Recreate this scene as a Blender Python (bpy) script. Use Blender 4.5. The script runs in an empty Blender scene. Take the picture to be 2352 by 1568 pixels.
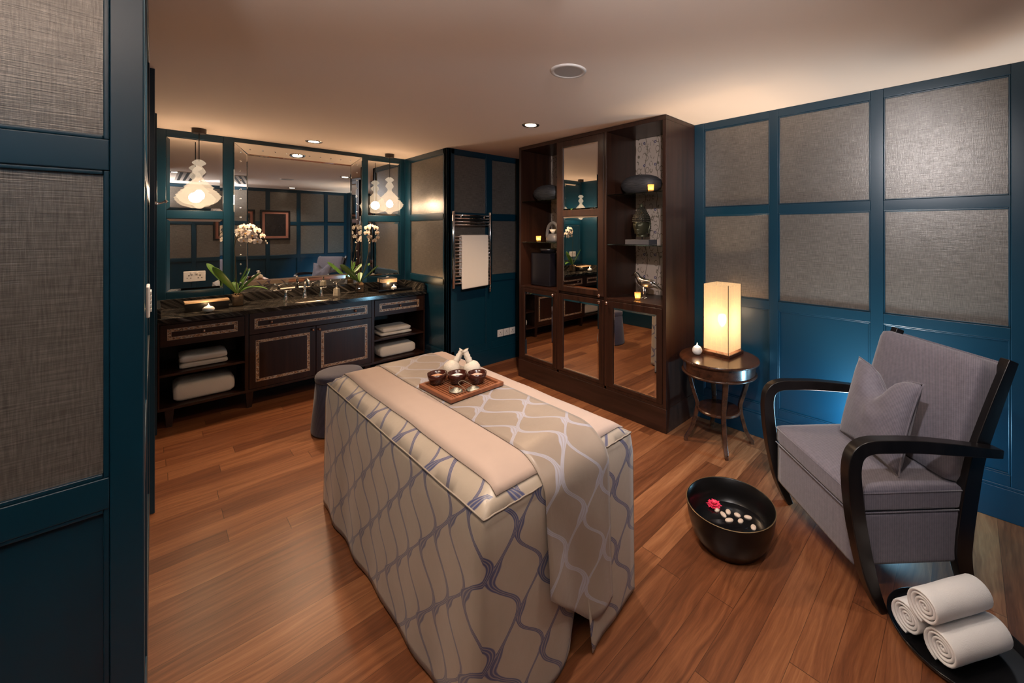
import bpy, bmesh, math, random
from mathutils import Vector, Matrix, noise
random.seed(7)
PI = math.pi
sc = bpy.context.scene
COL = sc.collection

# ------------------------------------------------------------------ camera, world, exposure
H = 2.5
FPX = 934.417; CXP = 1320.0; HYP = 530.0
cam_d = bpy.data.cameras.new('camera')
cam = bpy.data.objects.new('camera', cam_d); COL.objects.link(cam)
cam_d.sensor_width = 36; cam_d.lens = 36 * FPX / 2352
cam_d.shift_x = -(CXP - 1176) / 2352; cam_d.shift_y = -(784 - HYP) / 2352
cam_d.clip_start = 0.02
cam.location = (0, 0, 1.5875)
cam.rotation_euler = (PI / 2, 0, -math.atan2(CXP - 352, FPX))
sc.camera = cam
w = bpy.data.worlds.new('world'); sc.world = w; w.use_nodes = True
w.node_tree.nodes['Background'].inputs[0].default_value = (0.05, 0.06, 0.08, 1)
w.node_tree.nodes['Background'].inputs[1].default_value = 0.2
sc.view_settings.view_transform = 'Standard'
sc.view_settings.look = 'None'
sc.view_settings.exposure = 1.5
sc.view_settings.gamma = 1.0
sc.view_settings.use_curve_mapping = False

WARM = (1.0, 0.66, 0.40)
COOL = (0.36, 0.74, 1.0)
NEUT = (1.0, 0.86, 0.74)

def light(kind, name, loc, power, color, size=0.1, rot=None, spot=None, blend=0.5, parent=None):
    d = bpy.data.lights.new(name, kind); d.energy = power; d.color = color
    if kind == 'AREA':
        d.shape = 'DISK'; d.size = size
    else:
        d.shadow_soft_size = size
    if kind == 'SPOT':
        d.spot_size = spot or math.radians(100); d.spot_blend = blend
    o = bpy.data.objects.new(name, d); COL.objects.link(o)
    o.location = loc
    if rot: o.rotation_euler = rot
    if parent: o.parent = parent
    return o

# ------------------------------------------------------------------ node material helpers
def newmat(name):
    m = bpy.data.materials.new(name); m.use_nodes = True
    nt = m.node_tree; b = nt.nodes['Principled BSDF']
    return m, nt, b
def N(nt, t, **kw):
    n = nt.nodes.new(t)
    for k, v in kw.items(): setattr(n, k, v)
    return n
def L(nt, a, b): nt.links.new(a, b)
def val(nt, s, v):
    if hasattr(v, 'node'): nt.links.new(v, s)
    else: s.default_value = v
def M(nt, op, a, b=0.0, c=None):
    n = nt.nodes.new('ShaderNodeMath'); n.operation = op
    val(nt, n.inputs[0], a); val(nt, n.inputs[1], b)
    if c is not None: val(nt, n.inputs[2], c)
    return n.outputs[0]
def ramp(nt, fac, stops):
    r = nt.nodes.new('ShaderNodeValToRGB'); e = r.color_ramp.elements
    while len(e) < len(stops): e.new(0.5)
    for i, (p, c) in enumerate(stops):
        e[i].position = p; e[i].color = (c[0], c[1], c[2], 1)
    nt.links.new(fac, r.inputs[0]); return r.outputs[0]
def xyz(nt, kind='Object'):
    tc = nt.nodes.new('ShaderNodeTexCoord'); s = nt.nodes.new('ShaderNodeSeparateXYZ')
    nt.links.new(tc.outputs[kind], s.inputs[0]); return s.outputs
def vec(nt, x, y, z):
    c = nt.nodes.new('ShaderNodeCombineXYZ')
    for i, v in enumerate((x, y, z)): val(nt, c.inputs[i], v)
    return c.outputs[0]
def noi(nt, v, scale=5, detail=3, rough=0.5):
    n = nt.nodes.new('ShaderNodeTexNoise'); n.inputs['Scale'].default_value = scale
    n.inputs['Detail'].default_value = detail; n.inputs['Roughness'].default_value = rough
    if v is not None: nt.links.new(v, n.inputs['Vector'])
    return n.outputs[0]
def mixc(nt, f, a, b, mode='MIX'):
    n = nt.nodes.new('ShaderNodeMix'); n.data_type = 'RGBA'; n.blend_type = mode
    val(nt, n.inputs[0], f)
    for s, v in ((n.inputs[6], a), (n.inputs[7], b)):
        if hasattr(v, 'node'): nt.links.new(v, s)
        else: s.default_value = (v[0], v[1], v[2], 1)
    return n.outputs[2]
def bump(nt, b, h, strength=0.3, dist=0.002):
    n = nt.nodes.new('ShaderNodeBump'); n.inputs['Strength'].default_value = strength
    n.inputs['Distance'].default_value = dist
    nt.links.new(h, n.inputs['Height']); nt.links.new(n.outputs[0], b.inputs['Normal'])
def plain(name, col, rough=0.5, metal=0.0, spec=0.5, var=0.0, coat=0.0, bumps=None, sheen=0.0):
    m, nt, b = newmat(name)
    b.inputs['Base Color'].default_value = (*col, 1)
    b.inputs['Roughness'].default_value = rough
    b.inputs['Metallic'].default_value = metal
    b.inputs['Specular IOR Level'].default_value = spec
    b.inputs['Coat Weight'].default_value = coat
    b.inputs['Sheen Weight'].default_value = sheen
    tc = nt.nodes.new('ShaderNodeTexCoord')
    if var:
        f = noi(nt, tc.outputs['Object'], 14, 4)
        L(nt, mixc(nt, f, [c * (1 - var) for c in col], [min(1, c * (1 + var)) for c in col]), b.inputs['Base Color'])
    if bumps:
        f = noi(nt, tc.outputs['Object'], bumps[0], 4)
        bump(nt, b, f, bumps[1], 0.003)
    return m

def m_wallfabric():
    m, nt, b = newmat('woven wall covering')
    x, y, z = xyz(nt); h = M(nt, 'ADD', x, y)
    a = noi(nt, vec(nt, M(nt, 'MULTIPLY', h, 12), 0, M(nt, 'MULTIPLY', z, 330)), 1, 2, 0.6)
    c = noi(nt, vec(nt, M(nt, 'MULTIPLY', h, 330), 3, M(nt, 'MULTIPLY', z, 22)), 1, 2, 0.5)
    big = noi(nt, vec(nt, M(nt, 'MULTIPLY', h, 3), 7, M(nt, 'MULTIPLY', z, 3)), 1, 2)
    f = M(nt, 'ADD', M(nt, 'MULTIPLY', a, 0.55), M(nt, 'MULTIPLY', c, 0.45))
    f2 = M(nt, 'ADD', f, M(nt, 'MULTIPLY', M(nt, 'SUBTRACT', big, 0.5), 0.12))
    col = ramp(nt, f2, [(0.30, (0.088, 0.079, 0.070)), (0.5, (0.158, 0.143, 0.127)), (0.70, (0.26, 0.238, 0.212))])
    L(nt, col, b.inputs['Base Color'])
    b.inputs['Roughness'].default_value = 0.31; b.inputs['Metallic'].default_value = 0.35
    b.inputs['Specular IOR Level'].default_value = 0.5
    bump(nt, b, f, 0.5, 0.002)
    return m

def m_wood(name, cols, axis='z', rough=0.35, scale=1.0, coat=0.0):
    m, nt, b = newmat(name)
    x, y, z = xyz(nt)
    s = {'x': (1.2, 26, 26), 'y': (26, 1.2, 26), 'z': (26, 26, 1.2)}[axis]
    v = vec(nt, M(nt, 'MULTIPLY', x, s[0] * scale), M(nt, 'MULTIPLY', y, s[1] * scale), M(nt, 'MULTIPLY', z, s[2] * scale))
    f = noi(nt, v, 1, 5, 0.6)
    L(nt, ramp(nt, f, [(0.3, cols[0]), (0.7, cols[1])]), b.inputs['Base Color'])
    b.inputs['Roughness'].default_value = rough
    b.inputs['Coat Weight'].default_value = coat; b.inputs['Coat Roughness'].default_value = 0.15
    bump(nt, b, f, 0.08, 0.001)
    return m

def m_floor():
    m, nt, b = newmat('teak plank floor')
    x, y, z = xyz(nt)
    PW, PL = 0.118, 1.35
    row = M(nt, 'FLOOR', M(nt, 'DIVIDE', y, PW))
    wn = N(nt, 'ShaderNodeTexWhiteNoise', noise_dimensions='1D'); L(nt, row, wn.inputs['W'])
    xo = M(nt, 'ADD', M(nt, 'DIVIDE', x, PL), M(nt, 'MULTIPLY', wn.outputs[0], 7.3))
    colm = M(nt, 'FLOOR', xo)
    w2 = N(nt, 'ShaderNodeTexWhiteNoise', noise_dimensions='2D'); L(nt, vec(nt, row, colm, 0), w2.inputs['Vector'])
    rnd = w2.outputs[0]
    off = M(nt, 'MULTIPLY', rnd, 37.0)
    wob = noi(nt, vec(nt, M(nt, 'ADD', M(nt, 'MULTIPLY', x, 2.2), off), M(nt, 'MULTIPLY', y, 6.0), off), 1, 2)
    g1 = noi(nt, vec(nt, M(nt, 'ADD', M(nt, 'MULTIPLY', x, 1.6), off), M(nt, 'ADD', M(nt, 'MULTIPLY', y, 42), M(nt, 'MULTIPLY', wob, 4.5)), off), 1, 4, 0.6)
    g2 = noi(nt, vec(nt, M(nt, 'MULTIPLY', x, 14), M(nt, 'MULTIPLY', y, 220), off), 1, 2, 0.5)
    grain = M(nt, 'ADD', M(nt, 'MULTIPLY', g1, 0.75), M(nt, 'MULTIPLY', g2, 0.25))
    t = M(nt, 'ADD', M(nt, 'MULTIPLY', M(nt, 'SUBTRACT', rnd, 0.5), 0.33), grain)
    col = ramp(nt, t, [(0.18, (0.066, 0.021, 0.0085)), (0.42, (0.145, 0.049, 0.0195)), (0.62, (0.225, 0.086, 0.035)), (0.85, (0.35, 0.155, 0.068))])
    fy = M(nt, 'FRACT', M(nt, 'DIVIDE', y, PW)); fx = M(nt, 'FRACT', xo)
    gy = M(nt, 'LESS_THAN', M(nt, 'MINIMUM', fy, M(nt, 'SUBTRACT', 1, fy)), 0.008)
    gx = M(nt, 'LESS_THAN', M(nt, 'MINIMUM', fx, M(nt, 'SUBTRACT', 1, fx)), 0.0011)
    gap = M(nt, 'MAXIMUM', gx, gy)
    L(nt, mixc(nt, M(nt, 'MULTIPLY', gap, 0.75), col, (0.025, 0.009, 0.004)), b.inputs['Base Color'])
    b.inputs['Roughness'].default_value = 0.33
    b.inputs['Specular IOR Level'].default_value = 0.5
    hgt = M(nt, 'SUBTRACT', M(nt, 'MULTIPLY', g2, 0.25), gap)
    bump(nt, b, hgt, 0.12, 0.001)
    return m

def m_marble():
    m, nt, b = newmat('black veined marble')
    x, y, z = xyz(nt)
    p = M(nt, 'ADD', M(nt, 'ADD', M(nt, 'MULTIPLY', x, 1.0), M(nt, 'MULTIPLY', y, 0.75)), M(nt, 'MULTIPLY', z, 1.3))
    q = M(nt, 'SUBTRACT', M(nt, 'MULTIPLY', x, 0.6), M(nt, 'MULTIPLY', y, 1.0))
    wob = noi(nt, vec(nt, M(nt, 'MULTIPLY', p, 3), M(nt, 'MULTIPLY', q, 3), z), 1, 3)
    f = noi(nt, vec(nt, M(nt, 'ADD', M(nt, 'MULTIPLY', p, 34), M(nt, 'MULTIPLY', wob, 5)), M(nt, 'MULTIPLY', q, 3.0), 0), 1, 5, 0.62)
    L(nt, ramp(nt, f, [(0.40, (0.008, 0.0075, 0.0075)), (0.53, (0.030, 0.028, 0.025)), (0.64, (0.10, 0.09, 0.08)), (0.76, (0.32, 0.29, 0.25))]), b.inputs['Base Color'])
    b.inputs['Roughness'].default_value = 0.12
    return m

def m_inlay():
    m, nt, b = newmat('shell mosaic inlay')
    x, y, z = xyz(nt)
    v = N(nt, 'ShaderNodeTexVoronoi'); v.inputs['Scale'].default_value = 1.0
    L(nt, vec(nt, M(nt, 'MULTIPLY', x, 110), M(nt, 'MULTIPLY', y, 110), M(nt, 'MULTIPLY', z, 160)), v.inputs['Vector'])
    s = N(nt, 'ShaderNodeSeparateColor'); L(nt, v.outputs['Color'], s.inputs[0])
    col = ramp(nt, s.outputs[0], [(0.1, (0.10, 0.05, 0.03)), (0.35, (0.42, 0.20, 0.09)), (0.6, (0.55, 0.36, 0.20)), (0.85, (0.62, 0.55, 0.45)), (1.0, (0.25, 0.24, 0.20))])
    L(nt, col, b.inputs['Base Color']); b.inputs['Roughness'].default_value = 0.3
    return m

def m_bedcloth(name, base, blue, horiz=False):
    """tan satin with embroidered interlocking blue ogee cords, drawn in UV metres"""
    m, nt, b = newmat(name)
    tc = nt.nodes.new('ShaderNodeTexCoord'); s = nt.nodes.new('ShaderNodeSeparateXYZ'); L(nt, tc.outputs['UV'], s.inputs[0])
    u, v = s.outputs[0], s.outputs[1]
    P, LL = 0.100, 0.265
    wb = noi(nt, vec(nt, M(nt, 'MULTIPLY', u, 5), M(nt, 'MULTIPLY', v, 5), 0), 1, 2)
    u = M(nt, 'ADD', u, M(nt, 'MULTIPLY', M(nt, 'SUBTRACT', wb, 0.5), 0.012))
    A = P / math.sqrt(3) * 0.86
    mask = None; st = None
    for r in range(3):
        ph = M(nt, 'ADD', M(nt, 'MULTIPLY', v, 2 * PI / LL), 2 * PI * r / 3)
        c = M(nt, 'SUBTRACT', M(nt, 'SUBTRACT', u, r * P), M(nt, 'MULTIPLY', M(nt, 'SINE', ph), A))
        d = M(nt, 'MULTIPLY', M(nt, 'SUBTRACT', M(nt, 'FRACT', M(nt, 'ADD', M(nt, 'DIVIDE', c, 3 * P), 0.5)), 0.5), 3 * P)
        # swell where this cord runs into its neighbour
        sw = M(nt, 'POWER', M(nt, 'MAXIMUM', M(nt, 'MULTIPLY', M(nt, 'COSINE', M(nt, 'ADD', ph, PI / 3)), -1.0), 0.0), 8.0)
        wdt = M(nt, 'ADD', 0.0098 if r else 0.0070, M(nt, 'MULTIPLY', sw, 0.0145))
        mk = M(nt, 'LESS_THAN', M(nt, 'ABSOLUTE', d), wdt)
        s_ = M(nt, 'COSINE', M(nt, 'MULTIPLY', M(nt, 'DIVIDE', d, wdt), 2 * PI * 1.5))
        if mask is None: mask, st = mk, s_
        else:
            st = M(nt, 'ADD', M(nt, 'MULTIPLY', mk, s_), M(nt, 'MULTIPLY', M(nt, 'SUBTRACT', 1, mk), st)); mask = M(nt, 'MAXIMUM', mask, mk)
    stripe = M(nt, 'GREATER_THAN', st, -0.35)
    inten = M(nt, 'MULTIPLY', mask, M(nt, 'ADD', 0.45, M(nt, 'MULTIPLY', stripe, 0.5)))
    satin = noi(nt, vec(nt, M(nt, 'MULTIPLY', u, 7), M(nt, 'MULTIPLY', v, 7), 2), 1, 3)
    bc = mixc(nt, satin, [c * 0.88 for c in base], [c * 1.12 for c in base])
    # thin pale crossing lines between knots
    L(nt, mixc(nt, inten, bc, blue), b.inputs['Base Color'])
    b.inputs['Roughness'].default_value = 0.38; b.inputs['Sheen Weight'].default_value = 0.25
    weave = noi(nt, vec(nt, M(nt, 'MULTIPLY', u, 30), M(nt, 'MULTIPLY', v, 30), 0), 1, 3)
    bump(nt, b, M(nt, 'ADD', M(nt, 'MULTIPLY', inten, 1.0), M(nt, 'MULTIPLY', weave, 0.6)), 0.55, 0.003)
    return m

def m_weave(name, c1, c2, freq=330, rough=0.75, bs=0.4):
    m, nt, b = newmat(name)
    x, y, z = xyz(nt)
    a = M(nt, 'ADD', M(nt, 'MULTIPLY', x, freq), M(nt, 'MULTIPLY', z, freq))
    c = M(nt, 'SUBTRACT', M(nt, 'MULTIPLY', y, freq), M(nt, 'MULTIPLY', z, freq))
    f = M(nt, 'MULTIPLY', M(nt, 'SINE', a), M(nt, 'SINE', c))
    n = noi(nt, vec(nt, x, y, z), 60, 3)
    f2 = M(nt, 'ADD', M(nt, 'MULTIPLY', M(nt, 'ADD', f, 1), 0.3), M(nt, 'MULTIPLY', n, 0.4))
    L(nt, ramp(nt, f2, [(0.2, c1), (0.8, c2)]), b.inputs['Base Color'])
    b.inputs['Roughness'].default_value = rough; b.inputs['Sheen Weight'].default_value = 0.3
    bump(nt, b, f2, bs, 0.0015)
    return m

def m_wallpaper():
    """vine scrolls and small blue flower rings on beige"""
    m, nt, b = newmat('floral embroidered backing')
    x, y, z = xyz(nt)
    base = (0.52, 0.40, 0.32)
    # vertical stems: y waves with z
    def stem(off, amp, per, wd, k):
        c = M(nt, 'SUBTRACT', M(nt, 'ADD', y, off), M(nt, 'MULTIPLY', M(nt, 'SINE', M(nt, 'MULTIPLY', z, per)), amp))
        f = M(nt, 'SUBTRACT', M(nt, 'FRACT', M(nt, 'ADD', M(nt, 'DIVIDE', c, k), 0.5)), 0.5)
        return M(nt, 'LESS_THAN', M(nt, 'ABSOLUTE', M(nt, 'MULTIPLY', f, k)), wd)
    s1 = stem(0.03, 0.014, 18.0, 0.0032, 0.13)
    # scroll leaves: ring segments from a stretched voronoi
    v = N(nt, 'ShaderNodeTexVoronoi'); v.inputs['Scale'].default_value = 1.0; v.inputs['Randomness'].default_value = 0.6
    L(nt, vec(nt, 0.5, M(nt, 'MULTIPLY', y, 20), M(nt, 'MULTIPLY', z, 15)), v.inputs['Vector'])
    d = v.outputs['Distance']
    r1 = M(nt, 'LESS_THAN', M(nt, 'ABSOLUTE', M(nt, 'SUBTRACT', d, 0.40)), 0.045)
    sp = N(nt, 'ShaderNodeSeparateColor'); L(nt, v.outputs['Color'], sp.inputs[0])
    r1 = M(nt, 'MULTIPLY', r1, M(nt, 'GREATER_THAN', noi(nt, vec(nt, 0, M(nt, 'MULTIPLY', y, 22), M(nt, 'MULTIPLY', z, 22)), 1, 1), 0.47))
    vine = M(nt, 'MAXIMUM', s1, r1)
    # flowers: regular grid of little rings
    fy = M(nt, 'SUBTRACT', M(nt, 'FRACT', M(nt, 'DIVIDE', M(nt, 'ADD', y, 0.02), 0.12)), 0.5)
    fz = M(nt, 'SUBTRACT', M(nt, 'FRACT', M(nt, 'DIVIDE', z, 0.21)), 0.5)
    yy = M(nt, 'MULTIPLY', fy, 0.12); zz = M(nt, 'MULTIPLY', fz, 0.21)
    rr = M(nt, 'SQRT', M(nt, 'ADD', M(nt, 'MULTIPLY', yy, yy), M(nt, 'MULTIPLY', zz, zz)))
    ang = M(nt, 'ARCTAN2', zz, yy)
    rp = M(nt, 'ADD', rr, M(nt, 'MULTIPLY', M(nt, 'SINE', M(nt, 'MULTIPLY', ang, 8)), 0.0012))
    ring = M(nt, 'MULTIPLY', M(nt, 'LESS_THAN', rp, 0.0125), M(nt, 'GREATER_THAN', rr, 0.0055))
    sh = noi(nt, vec(nt, x, y, z), 6, 2)
    c0 = mixc(nt, sh, [k * 0.85 for k in base], [k * 1.1 for k in base])
    c1 = mixc(nt, vine, c0, (0.17, 0.13, 0.09))
    c2 = mixc(nt, ring, c1, (0.035, 0.04, 0.12))
    L(nt, c2, b.inputs['Base Color']); b.inputs['Roughness'].default_value = 0.5
    return m

def m_translucent(name, col, transp, emis=0.0, gloss=0.1, veins=None, ecol=None):
    m = bpy.data.materials.new(name); m.use_nodes = True; nt = m.node_tree
    for n in list(nt.nodes): nt.nodes.remove(n)
    out = nt.nodes.new('ShaderNodeOutputMaterial')
    tl = nt.nodes.new('ShaderNodeBsdfTranslucent'); df = nt.nodes.new('ShaderNodeBsdfDiffuse')
    tp = nt.nodes.new('ShaderNodeBsdfTransparent')
    colo = None
    if veins:
        colo = veins(nt, col)
    for n in (tl, df):
        if colo is not None: nt.links.new(colo, n.inputs[0])
        else: n.inputs[0].default_value = (*col, 1)
    tp.inputs[0].default_value = (1, 1, 1, 1)
    a = nt.nodes.new('ShaderNodeMixShader'); a.inputs[0].default_value = 0.3
    nt.links.new(tl.outputs[0], a.inputs[1]); nt.links.new(df.outputs[0], a.inputs[2])
    c = nt.nodes.new('ShaderNodeMixShader'); c.inputs[0].default_value = transp
    nt.links.new(a.outputs[0], c.inputs[1]); nt.links.new(tp.outputs[0], c.inputs[2])
    res = c
    if emis:
        e = nt.nodes.new('ShaderNodeEmission'); e.inputs[0].default_value = (*(ecol or col), 1); e.inputs[1].default_value = emis
        ad = nt.nodes.new('ShaderNodeAddShader'); nt.links.new(res.outputs[0], ad.inputs[0]); nt.links.new(e.outputs[0], ad.inputs[1]); res = ad
    nt.links.new(res.outputs[0], out.inputs[0])
    return m

def m_emit(name, col, s):
    m, nt, b = newmat(name)
    b.inputs['Base Color'].default_value = (*col, 1)
    b.inputs['Emission Color'].default_value = (*col, 1); b.inputs['Emission Strength'].default_value = s
    return m
def m_glass(name, col=(1, 1, 1), rough=0.0, ior=1.45):
    m, nt, b = newmat(name)
    b.inputs['Base Color'].default_value = (*col, 1); b.inputs['Roughness'].default_value = rough
    b.inputs['Transmission Weight'].default_value = 1.0; b.inputs['IOR'].default_value = ior
    return m

def shade_veins(nt, col):
    x, y, z = xyz(nt)
    h = M(nt, 'ADD', x, y)
    fx = M(nt, 'FRACT', M(nt, 'DIVIDE', h, 0.042))
    fz = M(nt, 'FRACT', M(nt, 'DIVIDE', M(nt, 'SUBTRACT', z, 0.03), 0.088))
    lx = M(nt, 'LESS_THAN', M(nt, 'ABSOLUTE', M(nt, 'SUBTRACT', fx, 0.5)), 0.03)
    # row joints are faint arcs
    arc = M(nt, 'ADD', fz, M(nt, 'MULTIPLY', M(nt, 'ABSOLUTE', M(nt, 'SUBTRACT', fx, 0.5)), 0.25))
    lz = M(nt, 'MULTIPLY', M(nt, 'LESS_THAN', M(nt, 'ABSOLUTE', M(nt, 'SUBTRACT', arc, 0.6)), 0.02), 0.6)
    n = noi(nt, vec(nt, M(nt, 'MULTIPLY', x, 40), M(nt, 'MULTIPLY', y, 40), M(nt, 'MULTIPLY', z, 40)), 1, 3)
    base = mixc(nt, n, [c * 0.85 for c in col], [min(1, c * 1.08) for c in col])
    return mixc(nt, M(nt, 'MULTIPLY', M(nt, 'MAXIMUM', lx, lz), 0.5), base, (0.55, 0.30, 0.12))

BLUE = plain('blue satin paint', (0.003, 0.031, 0.056), 0.30, spec=0.5)
FAB = m_wallfabric()
CEIL = plain('ceiling paint', (0.82, 0.67, 0.56), 0.85)
FLOOR = m_floor()
DARK = m_wood('dark walnut', [(0.014, 0.0055, 0.0035), (0.043, 0.0155, 0.0085)], 'z', 0.33)
DARKX = m_wood('dark walnut lengthwise', [(0.014, 0.0055, 0.0035), (0.043, 0.0155, 0.0085)], 'x', 0.33)
DARKY = m_wood('dark walnut crosswise', [(0.014, 0.006, 0.004), (0.042, 0.016, 0.010)], 'y', 0.33)
TABLEW = m_wood('reddish brown table wood', [(0.020, 0.007, 0.0035), (0.075, 0.026, 0.012)], 'x', 0.25, coat=0.3)
EBONY = m_wood('black stained wood', [(0.004, 0.003, 0.003), (0.010, 0.008, 0.008)], 'z', 0.3)
MARBLE = m_marble()
INLAY = m_inlay()
CHROME = plain('chrome', (0.75, 0.75, 0.77), 0.08, 1.0)
BRONZEK = plain('rose nickel knob', (0.62, 0.46, 0.40), 0.18, 1.0)
SILVER = plain('brushed silver', (0.60, 0.56, 0.52), 0.25, 1.0)
MIRROR = plain('mirror glass', (0.80, 0.81, 0.80), 0.0, 1.0)
WHITE = plain('white plastic', (0.62, 0.60, 0.60), 0.35)
BLACK = plain('black lacquer', (0.006, 0.006, 0.007), 0.18)
BLACKM = plain('black matt', (0.012, 0.012, 0.014), 0.5)
TOWEL = plain('white terry towel', (0.86, 0.81, 0.73), 0.95, bumps=(260, 0.6), sheen=0.3)
TOWELW = plain('white cotton towel', (0.84, 0.84, 0.85), 0.95, bumps=(260, 0.4), sheen=0.3)
PORC = plain('white porcelain', (0.80, 0.75, 0.68), 0.12)
SHELLM = plain('mother of pearl ball', (0.80, 0.76, 0.72), 0.3, var=0.3, bumps=(160, 0.5))
CHAIRF = m_weave('mauve grey upholstery', (0.078, 0.069, 0.086), (0.195, 0.172, 0.205), 800)
STOOLF = m_weave('slate blue stool cloth', (0.018, 0.019, 0.045), (0.048, 0.049, 0.095), 500)
BEIGE = plain('rose beige sheet', (0.41, 0.31, 0.262), 0.75, var=0.04, bumps=(30, 0.15), sheen=0.2)
BEDC = m_bedcloth('tan cloth with blue cords', (0.37, 0.31, 0.25), (0.045, 0.058, 0.155))
RUNC = m_bedcloth('tan runner with pale cords', (0.27, 0.215, 0.175), (0.36, 0.36, 0.44))
WPAPER = m_wallpaper()
LEAF = plain('orchid leaf', (0.075, 0.17, 0.03), 0.32, var=0.45)
STEM = plain('orchid stem', (0.05, 0.035, 0.012), 0.5)
PETAL = plain('white petal', (0.85, 0.76, 0.68), 0.6, var=0.08)
LIP = plain('orchid lip', (0.62, 0.34, 0.06), 0.6)
SOIL = plain('bark and roots', (0.19, 0.12, 0.06), 0.9, var=0.6, bumps=(60, 1.0))
GLASS = m_glass('clear glass')
GLSHELF = m_glass('green glass shelf', (0.72, 0.93, 0.88), 0.0, 1.5)
FROST = m_translucent('frosted pendant glass', (0.075, 0.065, 0.050), 0.64, emis=0.095, ecol=(1.0, 0.78, 0.56))
PAPER = m_translucent('pale lamp shade panels', (0.24, 0.19, 0.13), 0.17, emis=0.15, ecol=(1.0, 0.64, 0.33), veins=shade_veins)
VOTIVE = m_translucent('amber frosted votive glass', (0.85, 0.62, 0.30), 0.25)
BULB = m_emit('lamp bulb', (1.0, 0.82, 0.60), 14)
FLAME = m_emit('candle flame', (1.0, 0.62, 0.25), 9)
WAX = plain('candle wax', (0.80, 0.62, 0.40), 0.5)
CANM = m_emit('downlight lamp glow', (1.0, 0.80, 0.58), 9)

# ------------------------------------------------------------------ mesh helpers
def emit(name, bm, mat, parent=None, smooth=False, bevel=0.0, seg=2):
    bmesh.ops.recalc_face_normals(bm, faces=bm.faces)
    me = bpy.data.meshes.new(name); bm.to_mesh(me); bm.free()
    if mat: me.materials.append(mat)
    if smooth:
        for p in me.polygons: p.use_smooth = True
    o = bpy.data.objects.new(name, me); COL.objects.link(o)
    if parent: o.parent = parent
    if bevel:
        md = o.modifiers.new('bevel', 'BEVEL'); md.width = bevel; md.segments = seg; md.limit_method = 'ANGLE'; md.angle_limit = 0.6
        for p in me.polygons: p.use_smooth = True
        ws = o.modifiers.new('wn', 'WEIGHTED_NORMAL'); ws.keep_sharp = True
    return o
def NB(): return bmesh.new()
def box(bm, x0, x1, y0, y1, z0, z1):
    vs = [bm.verts.new((x, y, z)) for x in (x0, x1) for y in (y0, y1) for z in (z0, z1)]
    for f in ((0, 1, 3, 2), (4, 6, 7, 5), (0, 4, 5, 1), (2, 3, 7, 6), (0, 2, 6, 4), (1, 5, 7, 3)):
        bm.faces.new([vs[i] for i in f])
    return bm
def bx(name, x0, x1, y0, y1, z0, z1, mat, parent=None, bevel=0.0):
    return emit(name, box(NB(), x0, x1, y0, y1, z0, z1), mat, parent, bevel=bevel)
def lathe(bm, prof, n=32, c=(0, 0, 0), sx=1, sy=1):
    rings = []
    for r, z in prof:
        if r < 1e-5: rings.append([bm.verts.new((c[0], c[1], c[2] + z))])
        else: rings.append([bm.verts.new((c[0] + sx * r * math.cos(2 * PI * i / n), c[1] + sy * r * math.sin(2 * PI * i / n), c[2] + z)) for i in range(n)])
    for a, b in zip(rings, rings[1:]):
        for i in range(n):
            j = (i + 1) % n
            if len(a) == 1 and len(b) == 1: continue
            if len(a) == 1: bm.faces.new((a[0], b[i], b[j]))
            elif len(b) == 1: bm.faces.new((a[i], a[j], b[0]))
            else: bm.faces.new((a[i], a[j], b[j], b[i]))
    return bm
def cyl(bm, c, r, z0, z1, n=24, r2=None):
    return lathe(bm, [(0, z0), (r, z0), (r2 or r, z1), (0, z1)], n, (c[0], c[1], 0))
def tube(bm, pts, rad, n=10, caps=True, flat=1.0, upv=None):
    pts = [Vector(p) for p in pts]
    if not isinstance(rad, (list, tuple)): rad = [rad] * len(pts)
    rings = []; prev = None
    for i, p in enumerate(pts):
        t = (pts[min(i + 1, len(pts) - 1)] - pts[max(i - 1, 0)]).normalized()
        if prev is None:
            a = Vector(upv) if upv else (Vector((0, 0, 1)) if abs(t.z) < 0.9 else Vector((1, 0, 0)))
        else: a = prev
        s = t.cross(a).normalized(); u = s.cross(t).normalized(); prev = u
        rings.append([bm.verts.new(p + rad[i] * (math.cos(2 * PI * k / n) * s * flat + math.sin(2 * PI * k / n) * u)) for k in range(n)])
    for a, b in zip(rings, rings[1:]):
        for k in range(n): bm.faces.new((a[k], a[(k + 1) % n], b[(k + 1) % n], b[k]))
    if caps:
        bm.faces.new(list(reversed(rings[0]))); bm.faces.new(rings[-1])
    return bm
def smoothpath(pts, k=6):
    out = []
    P = [Vector(p) for p in pts]
    for i in range(len(P) - 1):
        p0 = P[max(i - 1, 0)]; p1 = P[i]; p2 = P[i + 1]; p3 = P[min(i + 2, len(P) - 1)]
        for j in range(k):
            t = j / k
            out.append(0.5 * ((2 * p1) + (p2 - p0) * t + (2 * p0 - 5 * p1 + 4 * p2 - p3) * t * t + (3 * p1 - p0 - 3 * p2 + p3) * t ** 3))
    out.append(P[-1]); return out
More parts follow.
